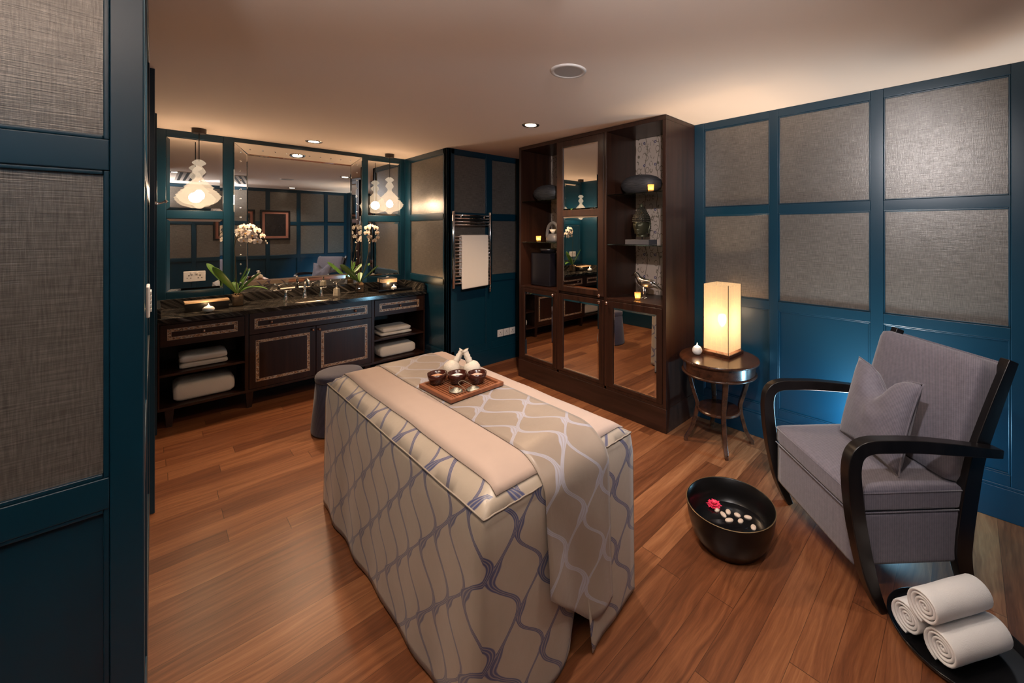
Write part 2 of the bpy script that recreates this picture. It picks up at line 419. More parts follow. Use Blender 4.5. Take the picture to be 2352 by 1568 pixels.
def ellipsoid(bm, c, rx, ry, rz, nu=24, nv=14, rot=0.0, nz=0.0):
    c = Vector(c); ca, sa = math.cos(rot), math.sin(rot)
    def P(th, ph):
        x = rx * math.cos(th) * math.cos(ph); y = ry * math.sin(th) * math.cos(ph); z = rz * math.sin(ph)
        v = Vector((x * ca - y * sa, x * sa + y * ca, z))
        if nz: v *= 1 + nz * noise.noise(v * 30)
        return c + v
    top = bm.verts.new(P(0, PI / 2)); bot = bm.verts.new(P(0, -PI / 2))
    rings = [[bm.verts.new(P(2 * PI * i / nu, -PI / 2 + PI * j / nv)) for i in range(nu)] for j in range(1, nv)]
    for i in range(nu): bm.faces.new((bot, rings[0][(i + 1) % nu], rings[0][i])); bm.faces.new((top, rings[-1][i], rings[-1][(i + 1) % nu]))
    for a, b in zip(rings, rings[1:]):
        for i in range(nu): bm.faces.new((a[i], a[(i + 1) % nu], b[(i + 1) % nu], b[i]))
    return bm
def prism(bm, poly, axis, a, b):
    """extrude a 2-D polygon along an axis from a to b; poly is (p, q) in the two other axes in x,y,z order"""
    def P(p, q, t): return {'x': (t, p, q), 'y': (p, t, q), 'z': (p, q, t)}[axis]
    A = [bm.verts.new(P(p, q, a)) for p, q in poly]; B = [bm.verts.new(P(p, q, b)) for p, q in poly]
    bm.faces.new(A); bm.faces.new(B)
    for i in range(len(poly)):
        j = (i + 1) % len(poly); bm.faces.new((A[i], A[j], B[j], B[i]))
    return bm
def xform(bm, mat): bmesh.ops.transform(bm, matrix=mat, verts=bm.verts); return bm
def tag(o, label, cat, group=None):
    o['label'] = label; o['category'] = cat
    if group: o['group'] = group
    return o
def thing(name, label, cat, loc=(0, 0, 0), rz=0.0, group=None):
    o = bpy.data.objects.new(name, None); COL.objects.link(o); o.empty_display_size = 0.1
    o.location = loc; o.rotation_euler = (0, 0, rz); return tag(o, label, cat, group)
def struct(o): o['kind'] = 'structure'; return o
def sroot(name):
    o = bpy.data.objects.new(name, None); COL.objects.link(o); o.empty_display_size = 0.1; return struct(o)
def dup(root, loc, rz=None, label=None, group=None):
    r = root.copy(); COL.objects.link(r); r.location = loc
    if rz is not None: r.rotation_euler = (0, 0, rz)
    if label: r['label'] = label
    if group: r['group'] = group
    for ch in list(root.children):
        c = ch.copy(); COL.objects.link(c); c.parent = r
        for g in list(ch.children):
            e = g.copy(); COL.objects.link(e); e.parent = c
    return r

# ------------------------------------------------------------------ the room
XR = 3.25; YF = 5.165; XC = 2.23; YM = 4.096; YN = -0.5
struct(bx('floor', -1.0, 3.5, -0.7, 5.4, -0.1, 0, FLOOR))
struct(bx('ceiling', -1.0, 3.5, -0.7, 5.4, H, H + 0.1, CEIL))
RZ = [(0.99, 1.057), (1.717, 1.784), (2.442, H)]

class WallPlane:
    """axis 'x': plane x = p, inward normal sign s; 'y': plane y = p. a = along-wall coordinate, n = distance into the room"""
    def __init__(self, axis, p, s): self.axis, self.p, self.s = axis, p, s
    def box(self, bm, a0, a1, z0, z1, n0, n1):
        q0, q1 = sorted((self.p + self.s * n0, self.p + self.s * n1))
        if self.axis == 'x': box(bm, q0, q1, a0, a1, z0, z1)
        else: box(bm, a0, a1, q0, q1, z0, z1)
def panelled_wall(name, axis, p, s, a0, a1, openings, upper='fabric', base=True, depth=0.014, rows=None, skiprow=()):
    """openings: list of (a0, a1) panel columns; the stiles are what lies between them. p is the face of the stiles"""
    W = WallPlane(axis, p, s); root = sroot(name)
    bm = NB(); W.box(bm, a0, a1, 0, H, -0.09, -depth - 0.004); emit('wall_body', bm, BLUE, root)
    edges = [a0] + [v for o in openings for v in o] + [a1]
    bm = NB()
    for i in range(0, len(edges), 2):
        if edges[i + 1] - edges[i] > 0.002: W.box(bm, edges[i], edges[i + 1], 0, H, -depth - 0.004, 0)
    for (o0, o1) in openings:
        for z0, z1 in RZ: W.box(bm, o0, o1, z0, z1, -depth - 0.004, 0)
        W.box(bm, o0, o1, 0, 0.25, -depth - 0.004, 0)
    emit('stile_and_rail_frame', bm, BLUE, root, bevel=0.0025)
    for (o0, o1) in openings:
        for r, (z0, z1) in enumerate([(1.057, 1.717), (1.784, 2.442)]):
            if r in skiprow: continue
            bm = NB(); W.box(bm, o0, o1, z0, z1, -depth - 0.004, -depth); emit('woven_panel', bm, FAB, root)
        # thin moulding beads around every opening
        bm = NB(); t = 0.009
        for z0, z1 in ((1.057, 1.717), (1.784, 2.442), (0.25, 0.99)):
            for (b0, b1, c0, c1) in ((o0, o0 + t, z0, z1), (o1 - t, o1, z0, z1), (o0 + t, o1 - t, z0, z0 + t), (o0 + t, o1 - t, z1 - t, z1)):
                W.box(bm, b0, b1, c0, c1, -depth, -depth + 0.009)
        emit('panel_moulding', bm, BLUE, root, bevel=0.002)
    if base:
        bm = NB(); W.box(bm, a0, a1, 0, 0.175, 0, 0.014); W.box(bm, a0, a1, 0.175, 0.19, 0, 0.008)
        emit('skirting', bm, BLUE, root, bevel=0.003)
    return root

panelled_wall('wall_right', 'x', XR, -1, YN, YM, [(-0.171, 0.388), (0.455, 1.02), (1.082, 1.61)])
panelled_wall('wall_middle', 'y', YM, -1, XC, XR, [(2.28, 2.737), (2.815, 3.2)])
panelled_wall('wall_return', 'x', XC, -1, YM + 0.0, YF, [(4.158, 5.013)])
# far wall behind the vanity: openings are filled by mirrors
fw_root = sroot('wall_far'); W = WallPlane('y', YF, -1)
bm = NB(); W.box(bm, -0.1, XC, 0, H, -0.1, -0.02); emit('wall_body', bm, BLUE, fw_root)
bm = NB()
for a, b in ((-0.1, 0.079), (0.470, 0.545), (1.715, 1.788), (2.170, XC)): W.box(bm, a, b, 0, H, -0.02, 0)
for a, b in ((0.079, 0.470), (1.788, 2.170)):
    for z0, z1 in ((0, 1.035), (1.70, 1.775), (2.44, H)): W.box(bm, a, b, z0, z1, -0.02, 0)
W.box(bm, 0.545, 1.715, 0, 0.975, -0.02, 0); W.box(bm, 0.545, 1.715, 2.455, H, -0.02, 0)
emit('stile_and_rail_frame', bm, BLUE, fw_root, bevel=0.0025)
# wall behind the camera and the little entry
panelled_wall('wall_near', 'y', YN, 1, -1.0, XR, [(-0.25, 0.52), (0.58, 1.14), (1.20, 1.68), (1.74, 2.24), (2.30, 2.78), (2.84, 3.2)])
struct(bx('wall_entry', -1.0, -0.9, YN, 1.33, 0, H, BLUE))
# wall end on the left of the picture (faces the camera) and its long return
panelled_wall('wall_left_front', 'y', 1.33, -1, -0.9, -0.0145, [(-0.60, -0.0655)], depth=0.012)
bm = NB(); box(bm, -0.09, -0.0275, 1.345, 3.29, 0, H)
lw = sroot('wall_left'); emit('wall_body', bm, BLUE, lw)
bm = NB()
for a, b in ((1.332, 1.40), (1.86, 1.93), (3.0, 3.29)): box(bm, -0.0275, -0.0135, a, b, 0, H)
for a, b in ((1.40, 1.86), (1.93, 3.0)):
    for z0, z1 in RZ + [(0, 0.25)]: box(bm, -0.0275, -0.0135, a, b, z0, z1)
emit('stile_and_rail_frame', bm, BLUE, lw, bevel=0.0015)
for a, b in ((1.40, 1.86), (1.93, 3.0)):
    for z0, z1 in ((1.057, 1.717), (1.784, 2.442)): bx('woven_panel', -0.0275, -0.0245, a, b, z0, z1, FAB, lw)
struct(bx('trim_1', -0.09, 0.0065, 3.29, 3.40, 0, H, BLUE, bevel=0.003))
struct(bx('trim_2', -0.09, 0.020, 4.53, 4.572, 0, H, BLUE, bevel=0.003))
struct(bx('trim_3', -0.09, 0.018, 4.572, YF, 0, H, BLUE))
dr = sroot('door_1')
bx('door_leaf', -0.06, -0.020, 3.40, 4.53, 0.005, 2.2, BLUE, dr)
bx('door_head', -0.09, -0.016, 3.40, 4.53, 2.2, H, BLUE, dr)

# ------------------------------------------------------------------ ceiling fittings
def downlight(x, y, label, power, color=WARM, spot=120, r=0.062, glow=True):
    t = thing('ceiling_downlight', label, 'ceiling light', (x, y, H), 0, 'recessed ceiling downlights')
    prof = [(r - 0.006, 0.0), (r - 0.004, -0.004), (r + 0.010, -0.006), (r + 0.014, -0.0005)]
    emit('trim_ring', lathe(NB(), prof, 40), SILVER, t, smooth=True)
    emit('reflector', lathe(NB(), [(r - 0.004, -0.0015), (r - 0.012, -0.003), (r * 0.62, -0.002), (r * 0.60, -0.0015)], 40), CHROME, t, smooth=True)
    emit('lamp_lens', lathe(NB(), [(0, -0.0042), (r * 0.75, -0.0035), (r * 0.8, -0.002)], 32), CANM, t, smooth=True)
    light('SPOT', 'downlight_beam', (0, 0, -0.02), power, color, 0.05, (0, 0, 0), math.radians(spot), 0.7, t)
    return t
P0 = 1.0
downlight(1.141, 4.807, 'round recessed downlight above the wash basin mirror', 55)
downlight(2.261, 2.71, 'round recessed downlight in front of the display cabinet', 45)
dl = downlight(0.55, 0.22, 'added round downlight overhead near the entry, out of view, aimed at the cabinet', 92, (0.95, 0.92, 0.95), 92)  # added out of view, aimed to brighten the cabinet and right wall
for c_ in dl.children:
    if c_.type == 'LIGHT': c_.rotation_euler = (Vector((3.1, 1.7, 1.35)) - Vector((0.55, 0.22, H))).to_track_quat('-Z', 'Y').to_euler()
downlight(2.05, -0.02, 'added round fill downlight overhead in front of the armchair, out of view', 16, NEUT, 110)  # unseen lamp added to light the front of the armchair
downlight(1.0, 1.08, 'added round fill downlight overhead above the near end of the bed, out of view', 30, (1.0, 0.84, 0.72), 85)  # added above the frame to brighten the bed top and runner
downlight(0.24, 1.5, 'added round fill downlight overhead beside the left wall, out of view', 34, (1.0, 0.78, 0.58), 120)  # unseen extra lamp, lifts the dark left side of the bed
t = thing('ceiling_speaker', 'round white ceiling speaker grille in the middle of the ceiling', 'speaker', (1.646, 1.64, H))
emit('trim_ring', lathe(NB(), [(0.078, -0.001), (0.082, -0.008), (0.100, -0.007), (0.104, 0)], 48), plain('speaker ring', (0.62, 0.55, 0.50), 0.5), t, smooth=True)
emit('grille', lathe(NB(), [(0, -0.004), (0.080, -0.004)], 48), plain('speaker grille', (0.42, 0.38, 0.35), 0.6), t)
t = thing('air_vent', 'slotted linear air vent in the ceiling over the entry, seen in the mirror', 'vent', (0.42, 0.9, H))
bx('vent_plate', -0.16, 0.16, -0.75, 0.75, -0.008, 0, plain('vent plate', (0.45, 0.38, 0.33), 0.5), t)
for i in range(4): bx('slot', -0.13 + i * 0.075, -0.095 + i * 0.075, -0.72, 0.72, -0.0095, -0.0075, BLACKM, t)

# ------------------------------------------------------------------ pendants
def pendant(x, y, label):
    t = thing('pendant_lamp', label, 'pendant lamp', (x, y, H), 0, 'pendant lamps either side of the vanity mirror')
    emit('ceiling_rose', lathe(NB(), [(0, -0.042), (0.047, -0.042), (0.05, -0.038), (0.05, 0)], 32), plain('bronze rose', (0.035, 0.022, 0.016), 0.35), t, smooth=False)
    emit('cord', tube(NB(), [(0, 0, -0.04), (0, 0, -0.29)], 0.0035, 8), BLACKM, t)
    pr = [(0.012, -0.275), (0.028, -0.282), (0.046, -0.30), (0.047, -0.31), (0.034, -0.322), (0.022, -0.330), (0.020, -0.338),
          (0.028, -0.348), (0.040, -0.366), (0.046, -0.385), (0.040, -0.396), (0.026, -0.412), (0.022, -0.425), (0.026, -0.44), (0.038, -0.458)]
    # stepped glass ridges out to the belly and back
    belly = [(0.058, -0.478), (0.080, -0.505), (0.098, -0.522), (0.090, -0.538), (0.118, -0.556), (0.134, -0.576), (0.150, -0.598), (0.142, -0.622), (0.124, -0.648), (0.098, -0.668)]
    last = pr[-1]
    for r, z in belly:
        mr, mz = (r + last[0]) / 2, (z + last[1]) / 2; pr += [(mr - 0.001, mz + 0.003), (mr + 0.004, mz), (mr - 0.003, mz - 0.003), (r + 0.001, z + 0.005), (r + 0.006, z + 0.001), (r - 0.003, z - 0.002)]; last = (r, z)
    pr += [(0.05, -0.682), (0.036, -0.688), (0.03, -0.70), (0.016, -0.712), (0, -0.715)]
    emit('glass_shade', lathe(NB(), pr, 48), FROST, t, smooth=True)
    b = emit('bulb', lathe(NB(), [(0, -0.545), (0.016, -0.55), (0.034, -0.575), (0.038, -0.60), (0.030, -0.625), (0, -0.637)], 20), BULB, t, smooth=True)
    light('POINT', 'pendant_glow', (0, 0, -0.59), 13, WARM, 0.05, parent=t)
    return t
pendant(0.285, 4.95, 'frosted white glass pendant lamp hanging over the left end of the vanity')
pendant(1.955, 4.95, 'frosted white glass pendant lamp hanging over the right end of the vanity')

# ------------------------------------------------------------------ vanity mirrors
def bevel_mirror(name, axis, p, s, a0, a1, z0, z1, bw=0.022, parent=None, drop=0.0035):
    """mirror pane with a bevelled border; p is the outer-edge plane, the centre stands drop in front"""
    bm = NB()
    def V(a, z, n):
        q = p + s * n
        return bm.verts.new((q, a, z) if axis == 'x' else (a, q, z))
    B = [V(a, z, -0.004) for a, z in ((a0, z0), (a1, z0), (a1, z1), (a0, z1))]
    O = [V(a, z, 0) for a, z in ((a0, z0), (a1, z0), (a1, z1), (a0, z1))]
    I = [V(a, z, drop) for a, z in ((a0 + bw, z0 + bw), (a1 - bw, z0 + bw), (a1 - bw, z1 - bw), (a0 + bw, z1 - bw))]
    for i in range(4):
        j = (i + 1) % 4; bm.faces.new((O[i], O[j], I[j], I[i])); bm.faces.new((B[i], B[j], O[j], O[i]))
    bm.faces.new(I); bm.faces.new(B)
    return emit(name, bm, MIRROR, parent)
tag(bevel_mirror('wall_mirror', 'y', YF - -0.014, -1, 0.082, 0.467, 1.778, 2.437), 'upper square mirror right behind the left pendant lamp', 'mirror')
tag(bevel_mirror('wall_mirror', 'y', YF - -0.014, -1, 0.082, 0.467, 1.038, 1.697), 'lower left wall mirror that carries the double power socket', 'mirror')
tag(bevel_mirror('wall_mirror', 'y', YF - -0.014, -1, 1.791, 2.167, 1.778, 2.437), 'upper square mirror right behind the right pendant lamp', 'mirror')
tag(bevel_mirror('wall_mirror', 'y', YF - -0.014, -1, 1.791, 2.167, 1.038, 1.697), 'lower right wall mirror above the black tray on the worktop', 'mirror')
t = thing('framed_mirror', 'large vanity mirror with a studded mirrored frame over the wash basin', 'mirror', (1.13, YF, 0.975))
ox0, ox1, oz0, oz1 = -0.585, 0.585, 0.0, 1.48
ix0, ix1, iz0, iz1 = -0.482, 0.466, 0.112, 1.37
bm = bevel_mirror('mirror_pane', 'y', -0.006, -1, ix0 - 0.004, ix1 + 0.004, iz0 - 0.004, iz1 + 0.004, 0.012, t)
fr = [((ox0, oz0), (ox1, oz0), (ix1, iz0), (ix0, iz0)), ((ox1, oz0), (ox1, oz1), (ix1, iz1), (ix1, iz0)),
      ((ox1, oz1), (ox0, oz1), (ix0, iz1), (ix1, iz1)), ((ox0, oz1), (ox0, oz0), (ix0, iz0), (ix0, iz1))]
for q in fr:
    bm = NB(); yo, yi = -0.014, -0.022
    cxm = sum(a for a, b in q) / 4; czm = sum(b for a, b in q) / 4
    F = []
    for k, (a, z) in enumerate(q):
        F.append(bm.verts.new((a, yo if k < 2 else yi, z)))
    # bevelled lip of each strip
    I = [bm.verts.new((a + (cxm - a) * (0.012 if abs(q[0][0] - q[1][0]) > 0.5 else 0.10), (yo if k < 2 else yi) - 0.003, z + (czm - z) * (0.10 if abs(q[0][0] - q[1][0]) > 0.5 else 0.012))) for k, (a, z) in enumerate(q)]
    Bk = [bm.verts.new((a, 0.0, z)) for a, z in q]
    for i in range(4):
        j = (i + 1) % 4; bm.faces.new((F[i], F[j], I[j], I[i])); bm.faces.new((Bk[i], Bk[j], F[j], F[i]))
    bm.faces.new(I); bm.faces.new(Bk)
    emit('mirrored_frame_strip', bm, MIRROR, t)
stud_me = None
def stud(a, z):
    global stud_me
    if stud_me is None:
        o = emit('stud', lathe(NB(), [(0.0085, 0), (0.0085, 0.002), (0.006, 0.005), (0, 0.0065)], 16), CHROME, t, smooth=True)
        xform_me = o.data; xform_me.transform(Matrix.Rotation(PI / 2, 4, 'X')); stud_me = xform_me
    else:
        o = bpy.data.objects.new('stud', stud_me); COL.objects.link(o); o.parent = t
    o.location = (a, -0.019, z)
for k in range(15): stud((ox0 + ix0) / 2, 0.10 + k * 0.092); stud((ox1 + ix1) / 2, 0.10 + k * 0.092)
for k in range(10): stud(-0.46 + k * 0.102, 0.056); stud(-0.46 + k * 0.102, 1.425)

def socket_plate(name, label, axis, p, s, a0, a1, z0, z1, double=True, group=None):
    a = (a0 + a1) / 2; z = (z0 + z1) / 2; wd = a1 - a0; ht = z1 - z0
    t = thing(name, label, 'power socket', (p, a, z) if axis == 'x' else (a, p, z), {('y', -1): 0, ('x', -1): -PI / 2}[(axis, s)], group)
    bx('cover_plate', -wd / 2, wd / 2, -0.010, 0, -ht / 2, ht / 2, WHITE, t, bevel=0.003)
    n = 2 if double else 1
    for k in range(n):
        c = (k - (n - 1) / 2) * wd * 0.5
        bm = NB()
        box(bm, c - 0.004, c + 0.004, -0.0108, -0.009, 0.004, 0.014)
        box(bm, c - 0.016, c - 0.008, -0.0108, -0.009, -0.016, -0.011); box(bm, c + 0.008, c + 0.016, -0.0108, -0.009, -0.016, -0.011)
        emit('pin_holes', bm, BLACKM, t)
        if double: bx('rocker_switch', c * 0.45 - 0.008, c * 0.45 + 0.008, -0.0135, -0.009, 0.018, 0.036, WHITE, t, bevel=0.0015)
        else: bx('rocker_switch', c - 0.008, c + 0.008, -0.0135, -0.009, ht * 0.20, ht * 0.40, WHITE, t, bevel=0.0015)
    return t
socket_plate('power_socket', 'white double power socket mounted on the lower left mirror', 'y', YF + 0.010, -1, 0.191, 0.342, 1.118, 1.212)
for i, (x, lb) in enumerate(((2.943, 'leftmost of three white power sockets low on the wall by the cabinet'), (3.034, 'middle one of three white power sockets low on the wall by the cabinet'), (3.125, 'rightmost of three white power sockets low on the wall, nearest the cabinet'))):
    socket_plate('power_socket', lb, 'y', YM + 0.012, -1, x - 0.042, x + 0.042, 0.297, 0.383, False, 'row of three sockets')
t = thing('light_switch', 'white light switch panel on the left wall end, seen from its edge', 'switch', (-0.0135, 1.615, 1.397))
bx('cover_plate', 0, 0.0075, -0.045, 0.045, -0.042, 0.042, WHITE, t, bevel=0.003)
for i in range(5): bx('rocker_switch', 0.0075, 0.0105, -0.03, 0.03, -0.028 + i * 0.0115, -0.019 + i * 0.0115, WHITE, t, bevel=0.001)
t = thing('robe_hook', 'chrome robe hook on the door at the left edge of the view', 'hook', (-0.020, 3.95, 1.785))
emit('back_plate', xform(lathe(NB(), [(0, 0.008), (0.02, 0.007), (0.024, 0.0)], 24), Matrix.Rotation(PI / 2, 4, 'Y')), CHROME, t, smooth=True)
emit('arm', tube(NB(), smoothpath([(0.004, 0, 0), (0.035, 0, -0.012), (0.06, 0, -0.006), (0.078, 0, 0.004)]), [0.010] * 8 + [0.0065] * 11), CHROME, t, smooth=True)
emit('knob_end', ellipsoid(NB(), (0.080, 0, 0.004), 0.010, 0.010, 0.010), CHROME, t, smooth=True)

# ------------------------------------------------------------------ vanity cabinet
V0, V1, VY = 0.022, 2.222, 4.60
t = thing('vanity_cabinet', 'long dark wood vanity cabinet with inlaid drawers, doors and open towel shelves', 'vanity cabinet', (0, VY, 0))
bm = NB()
box(bm, V0, V1, 0.0, 0.55, 0.150, 0.172)              # bottom board
box(bm, V0, V1, 0.535, 0.55, 0.172, 0.853)            # back
for a, b in ((V0, 0.034), (0.563, 0.590), (1.628, 1.656), (2.208, V1)): box(bm, a, b, 0.0, 0.535, 0.172, 0.853)
box(bm, 0.034, 0.563, 0.004, 0.535, 0.836, 0.853); box(bm, 1.656, 2.208, 0.004, 0.535, 0.836, 0.853)
box(bm, 0.590, 1.628, 0.02, 0.535, 0.640, 0.655)
emit('carcass', bm, DARK, t, bevel=0.0015)
bx('shelf', 0.034, 0.563, 0.006, 0.535, 0.418, 0.438, DARKX, t, bevel=0.001)
bx('shelf', 1.656, 2.208, 0.006, 0.535, 0.388, 0.408, DARKX, t, bevel=0.001)
for x in (0.09, 0.60, 1.60, 2.14):
    for y in (0.06, 0.46):
        bm = NB(); lathe(bm, [(0, 0.0), (0.024, 0.0), (0.040, 0.15), (0, 0.15)], 4, (0, 0, 0)); xform(bm, Matrix.Translation((x, y, 0)) @ Matrix.Rotation(PI / 4, 4, 'Z'))
        emit('foot', bm, DARK, t)
def rect_frame(bm, x0, x1, z0, z1, wd, y0, y1):
    box(bm, x0, x1, y0, y1, z0, z0 + wd); box(bm, x0, x1, y0, y1, z1 - wd, z1)
    box(bm, x0, x0 + wd, y0, y1, z0 + wd, z1 - wd); box(bm, x1 - wd, x1, y0, y1, z0 + wd, z1 - wd)
SILVLINE = plain('metal stringing', (0.55, 0.45, 0.36), 0.3, 0.6)
def inlaid(name, x0, x1, z0, z1, ix0, ix1, iz0, iz1, knobs, parent, wd=0.020):
    f = bx(name, x0, x1, -0.004, 0.016, z0, z1, DARKX if name == 'drawer' else DARK, parent, bevel=0.002)
    bm = NB(); rect_frame(bm, ix0, ix1, iz0, iz1, wd, -0.0052, -0.003); emit('mosaic_inlay', bm, INLAY, f)
    bm = NB(); rect_frame(bm, ix0 - 0.002, ix1 + 0.002, iz0 - 0.002, iz1 + 0.002, 0.0025, -0.0056, -0.003)
    rect_frame(bm, ix0 + wd, ix1 - wd, iz0 + wd, iz1 - wd, 0.0025, -0.0056, -0.003); emit('metal_stringing', bm, SILVLINE, f)
    for kx, kz in knobs:
        bm = lathe(NB(), [(0, 0.026), (0.007, 0.025), (0.0125, 0.019), (0.0115, 0.013), (0.005, 0.009), (0.005, 0.0)], 20)
        xform(bm, Matrix.Translation((kx, -0.004, kz)) @ Matrix.Rotation(PI / 2, 4, 'X')); emit('knob', bm, BRONZEK, f, smooth=True)
inlaid('drawer', 0.036, 0.561, 0.660, 0.834, 0.079, 0.511, 0.712, 0.798, [(0.294, 0.756)], t)
inlaid('drawer', 0.593, 1.625, 0.660, 0.850, 0.632, 1.581, 0.708, 0.797, [(0.753, 0.756), (1.465, 0.755)], t)
inlaid('drawer', 1.659, 2.205, 0.660, 0.834, 1.71, 2.15, 0.708, 0.792, [(1.932, 0.749)], t)
inlaid('cabinet_door', 0.593, 1.107, 0.176, 0.655, 0.641, 1.055, 0.234, 0.602, [(1.082, 0.625)], t)
inlaid('cabinet_door', 1.111, 1.625, 0.176, 0.655, 1.155, 1.581, 0.236, 0.595, [(1.138, 0.622)], t)

# worktop with an oval cut-out
t = thing('worktop', 'black marble vanity worktop with pale veins', 'worktop', (0, 0, 0.853))
SX, SY, SRX, SRY = 1.125, 4.80, 0.235, 0.155
bm = NB(); zt, zb = 0.035, 0.0
x0, x1, y0, y1 = 0.022, 2.228, 4.565, 5.163
outer = [(x0, y0), (x1, y0), (x1, y1), (x0, y1)]
n = 48; hole = [(SX + SRX * math.cos(2 * PI * i / n), SY + SRY * math.sin(2 * PI * i / n)) for i in range(n)]
def loop(pts, z):
    vs = [bm.verts.new((a, b, z)) for a, b in pts]; es = [bm.edges.new((vs[i], vs[(i + 1) % len(vs)])) for i in range(len(vs))]
    return vs, es
To, te = loop(outer, zt); Th, the = loop(hole, zt)
bmesh.ops.triangle_fill(bm, use_beauty=True, edges=te + the)
Bo, be = loop(outer, zb); Bh, bhe = loop(hole, zb)
bmesh.ops.triangle_fill(bm, use_beauty=True, edges=be + bhe)
for i in range(4): j = (i + 1) % 4; bm.faces.new((To[i], To[j], Bo[j], Bo[i]))
for i in range(n): j = (i + 1) % n; bm.faces.new((Th[i], Th[j], Bh[j], Bh[i]))
emit('slab', bm, MARBLE, t)
t = thing('splashback', 'low black marble splashback behind the worktop', 'splashback', (0, 0, 0.853))
bx('back_strip', x0 + 0.02, x1 - 0.02, 5.143, 5.163, 0.035, 0.118, MARBLE, t, bevel=0.0015)
bx('side_splash', x1 - 0.020, x1, 4.60, 5.163, 0.0355, 0.118, MARBLE, t, bevel=0.0015)
bx('side_splash', x0, x0 + 0.020, 4.60, 5.163, 0.0355, 0.118, MARBLE, t, bevel=0.0015)
t = thing('wash_basin', 'white oval undermounted wash basin in the marble worktop', 'wash basin', (SX, SY, 0.853))
emit('bowl', lathe(NB(), [(1.03, 0.0), (1.0, 0.0), (0.97, -0.02), (0.86, -0.08), (0.6, -0.13), (0.25, -0.145), (0.0, -0.146)], 48, (0, 0, 0), SRX, SRY), PORC, t, smooth=True)
emit('waste', lathe(NB(), [(0, -0.143), (0.02, -0.143), (0.024, -0.146)], 20), CHROME, t, smooth=True)
t = thing('basin_tap', 'chrome three piece basin tap behind the wash basin', 'tap', (1.10, 4.985, 0.888))
bell = [(0, 0), (0.026, 0), (0.026, 0.006), (0.021, 0.012), (0.016, 0.04), (0.011, 0.07), (0.010, 0.078), (0.015, 0.082), (0.015, 0.09), (0.004, 0.095), (0, 0.096)]
for dx in (-0.165, 0.150):
    h = emit('tap_handle', lathe(NB(), bell, 24, (dx, 0, 0)), CHROME, t, smooth=True)
    emit('lever', tube(NB(), [(dx, 0, 0.088), (dx + 0.03, -0.02, 0.094), (dx + 0.045, -0.03, 0.098)], [0.006, 0.004, 0.005]), CHROME, h, smooth=True)
emit('spout_base', lathe(NB(), [(0, 0), (0.03, 0), (0.028, 0.008), (0.022, 0.02), (0.016, 0.06), (0.013, 0.09), (0.017, 0.1), (0.013, 0.105), (0, 0.106)], 24), CHROME, t, smooth=True)
emit('spout', tube(NB(), smoothpath([(0, 0, 0.09), (0, 0, 0.15), (0.004, -0.02, 0.185), (0.01, -0.055, 0.195), (0.014, -0.085, 0.175), (0.016, -0.095, 0.125)]), [0.011] * 12 + [0.013] * 12 + [0.016] * 7, 14), CHROME, t, smooth=True)

# folded and rolled towels
def folded_towel(name, label, x0, x1, y0, y1, z0, layers, th, mat=TOWEL, group=None, jit=0.0):
    t = thing(name, label, 'towel', ((x0 + x1) / 2, (y0 + y1) / 2, z0), jit, group)
    lx, ly = (x1 - x0) / 2, (y1 - y0) / 2
    bm = NB()
    # cross-section: stacked rounded layers joined at the front fold
    for k in range(layers):
        zc = th * (k + 0.5); n = 28; sec = []
        for i in range(n):
            a = 2 * PI * i / n; ca, sa = math.cos(a), math.sin(a)
            py = ly * (abs(ca) ** 0.25) * (1 if ca > 0 else -1) * (1 - 0.012 * k); pz = th * 0.5 * (abs(sa) ** 0.45) * (1 if sa > 0 else -1)
            sec.append((py, zc + pz))
        m = 14; rings = []
        for j in range(m + 1):
            u = -1 + 2 * j / m; e = (1 - abs(u) ** 14 * 0.35)
            r = []
            for (py, pz) in sec:
                q = Vector((u * lx + 0.004 * noise.noise(Vector((py * 20, pz * 30, k))), py * (1 - 0.02 * abs(u) ** 8), zc + (pz - zc) * e))
                q.z += 0.004 * noise.noise(q * 9 + Vector((k * 3, 0, 0))) * (1 if q.z > 0.01 else 0.2)
                q.z = max(q.z, 0.0008)
                r.append(bm.verts.new(q))
            rings.append(r)
        for a, b in zip(rings, rings[1:]):
            for i in range(n): bm.faces.new((a[i], a[(i + 1) % n], b[(i + 1) % n], b[i]))
        bm.faces.new(rings[0]); bm.faces.new(rings[-1])
    emit('folded_cloth', bm, mat, t, smooth=True)
    return t
folded_towel('folded_towel', 'folded white towel on the left shelf of the vanity, lower of the pair', 0.150, 0.455, 4.68, 4.95, 0.4385, 1, 0.044, group='folded towels in the vanity')
folded_towel('folded_towel', 'folded white towel on the left shelf of the vanity, upper of the pair', 0.152, 0.452, 4.682, 4.945, 0.483, 1, 0.060, group='folded towels in the vanity')
folded_towel('folded_bath_towel', 'thick folded white bath towel at the bottom left of the vanity', 0.115, 0.500, 4.67, 4.97, 0.1725, 1, 0.148, group='folded bath towels in the vanity')
folded_towel('folded_towel', 'folded white towel on the right shelf of the vanity, lower of the pair', 1.755, 2.10, 4.68, 4.95, 0.4085, 1, 0.036, group='folded towels in the vanity')
folded_towel('folded_towel', 'folded white towel on the right shelf of the vanity, upper of the pair', 1.775, 2.09, 4.682, 4.94, 0.445, 1, 0.050, group='folded towels in the vanity')
folded_towel('folded_bath_towel', 'thick folded white bath towel at the bottom right of the vanity', 1.745, 2.14, 4.67, 4.96, 0.1725, 1, 0.125, group='folded bath towels in the vanity')

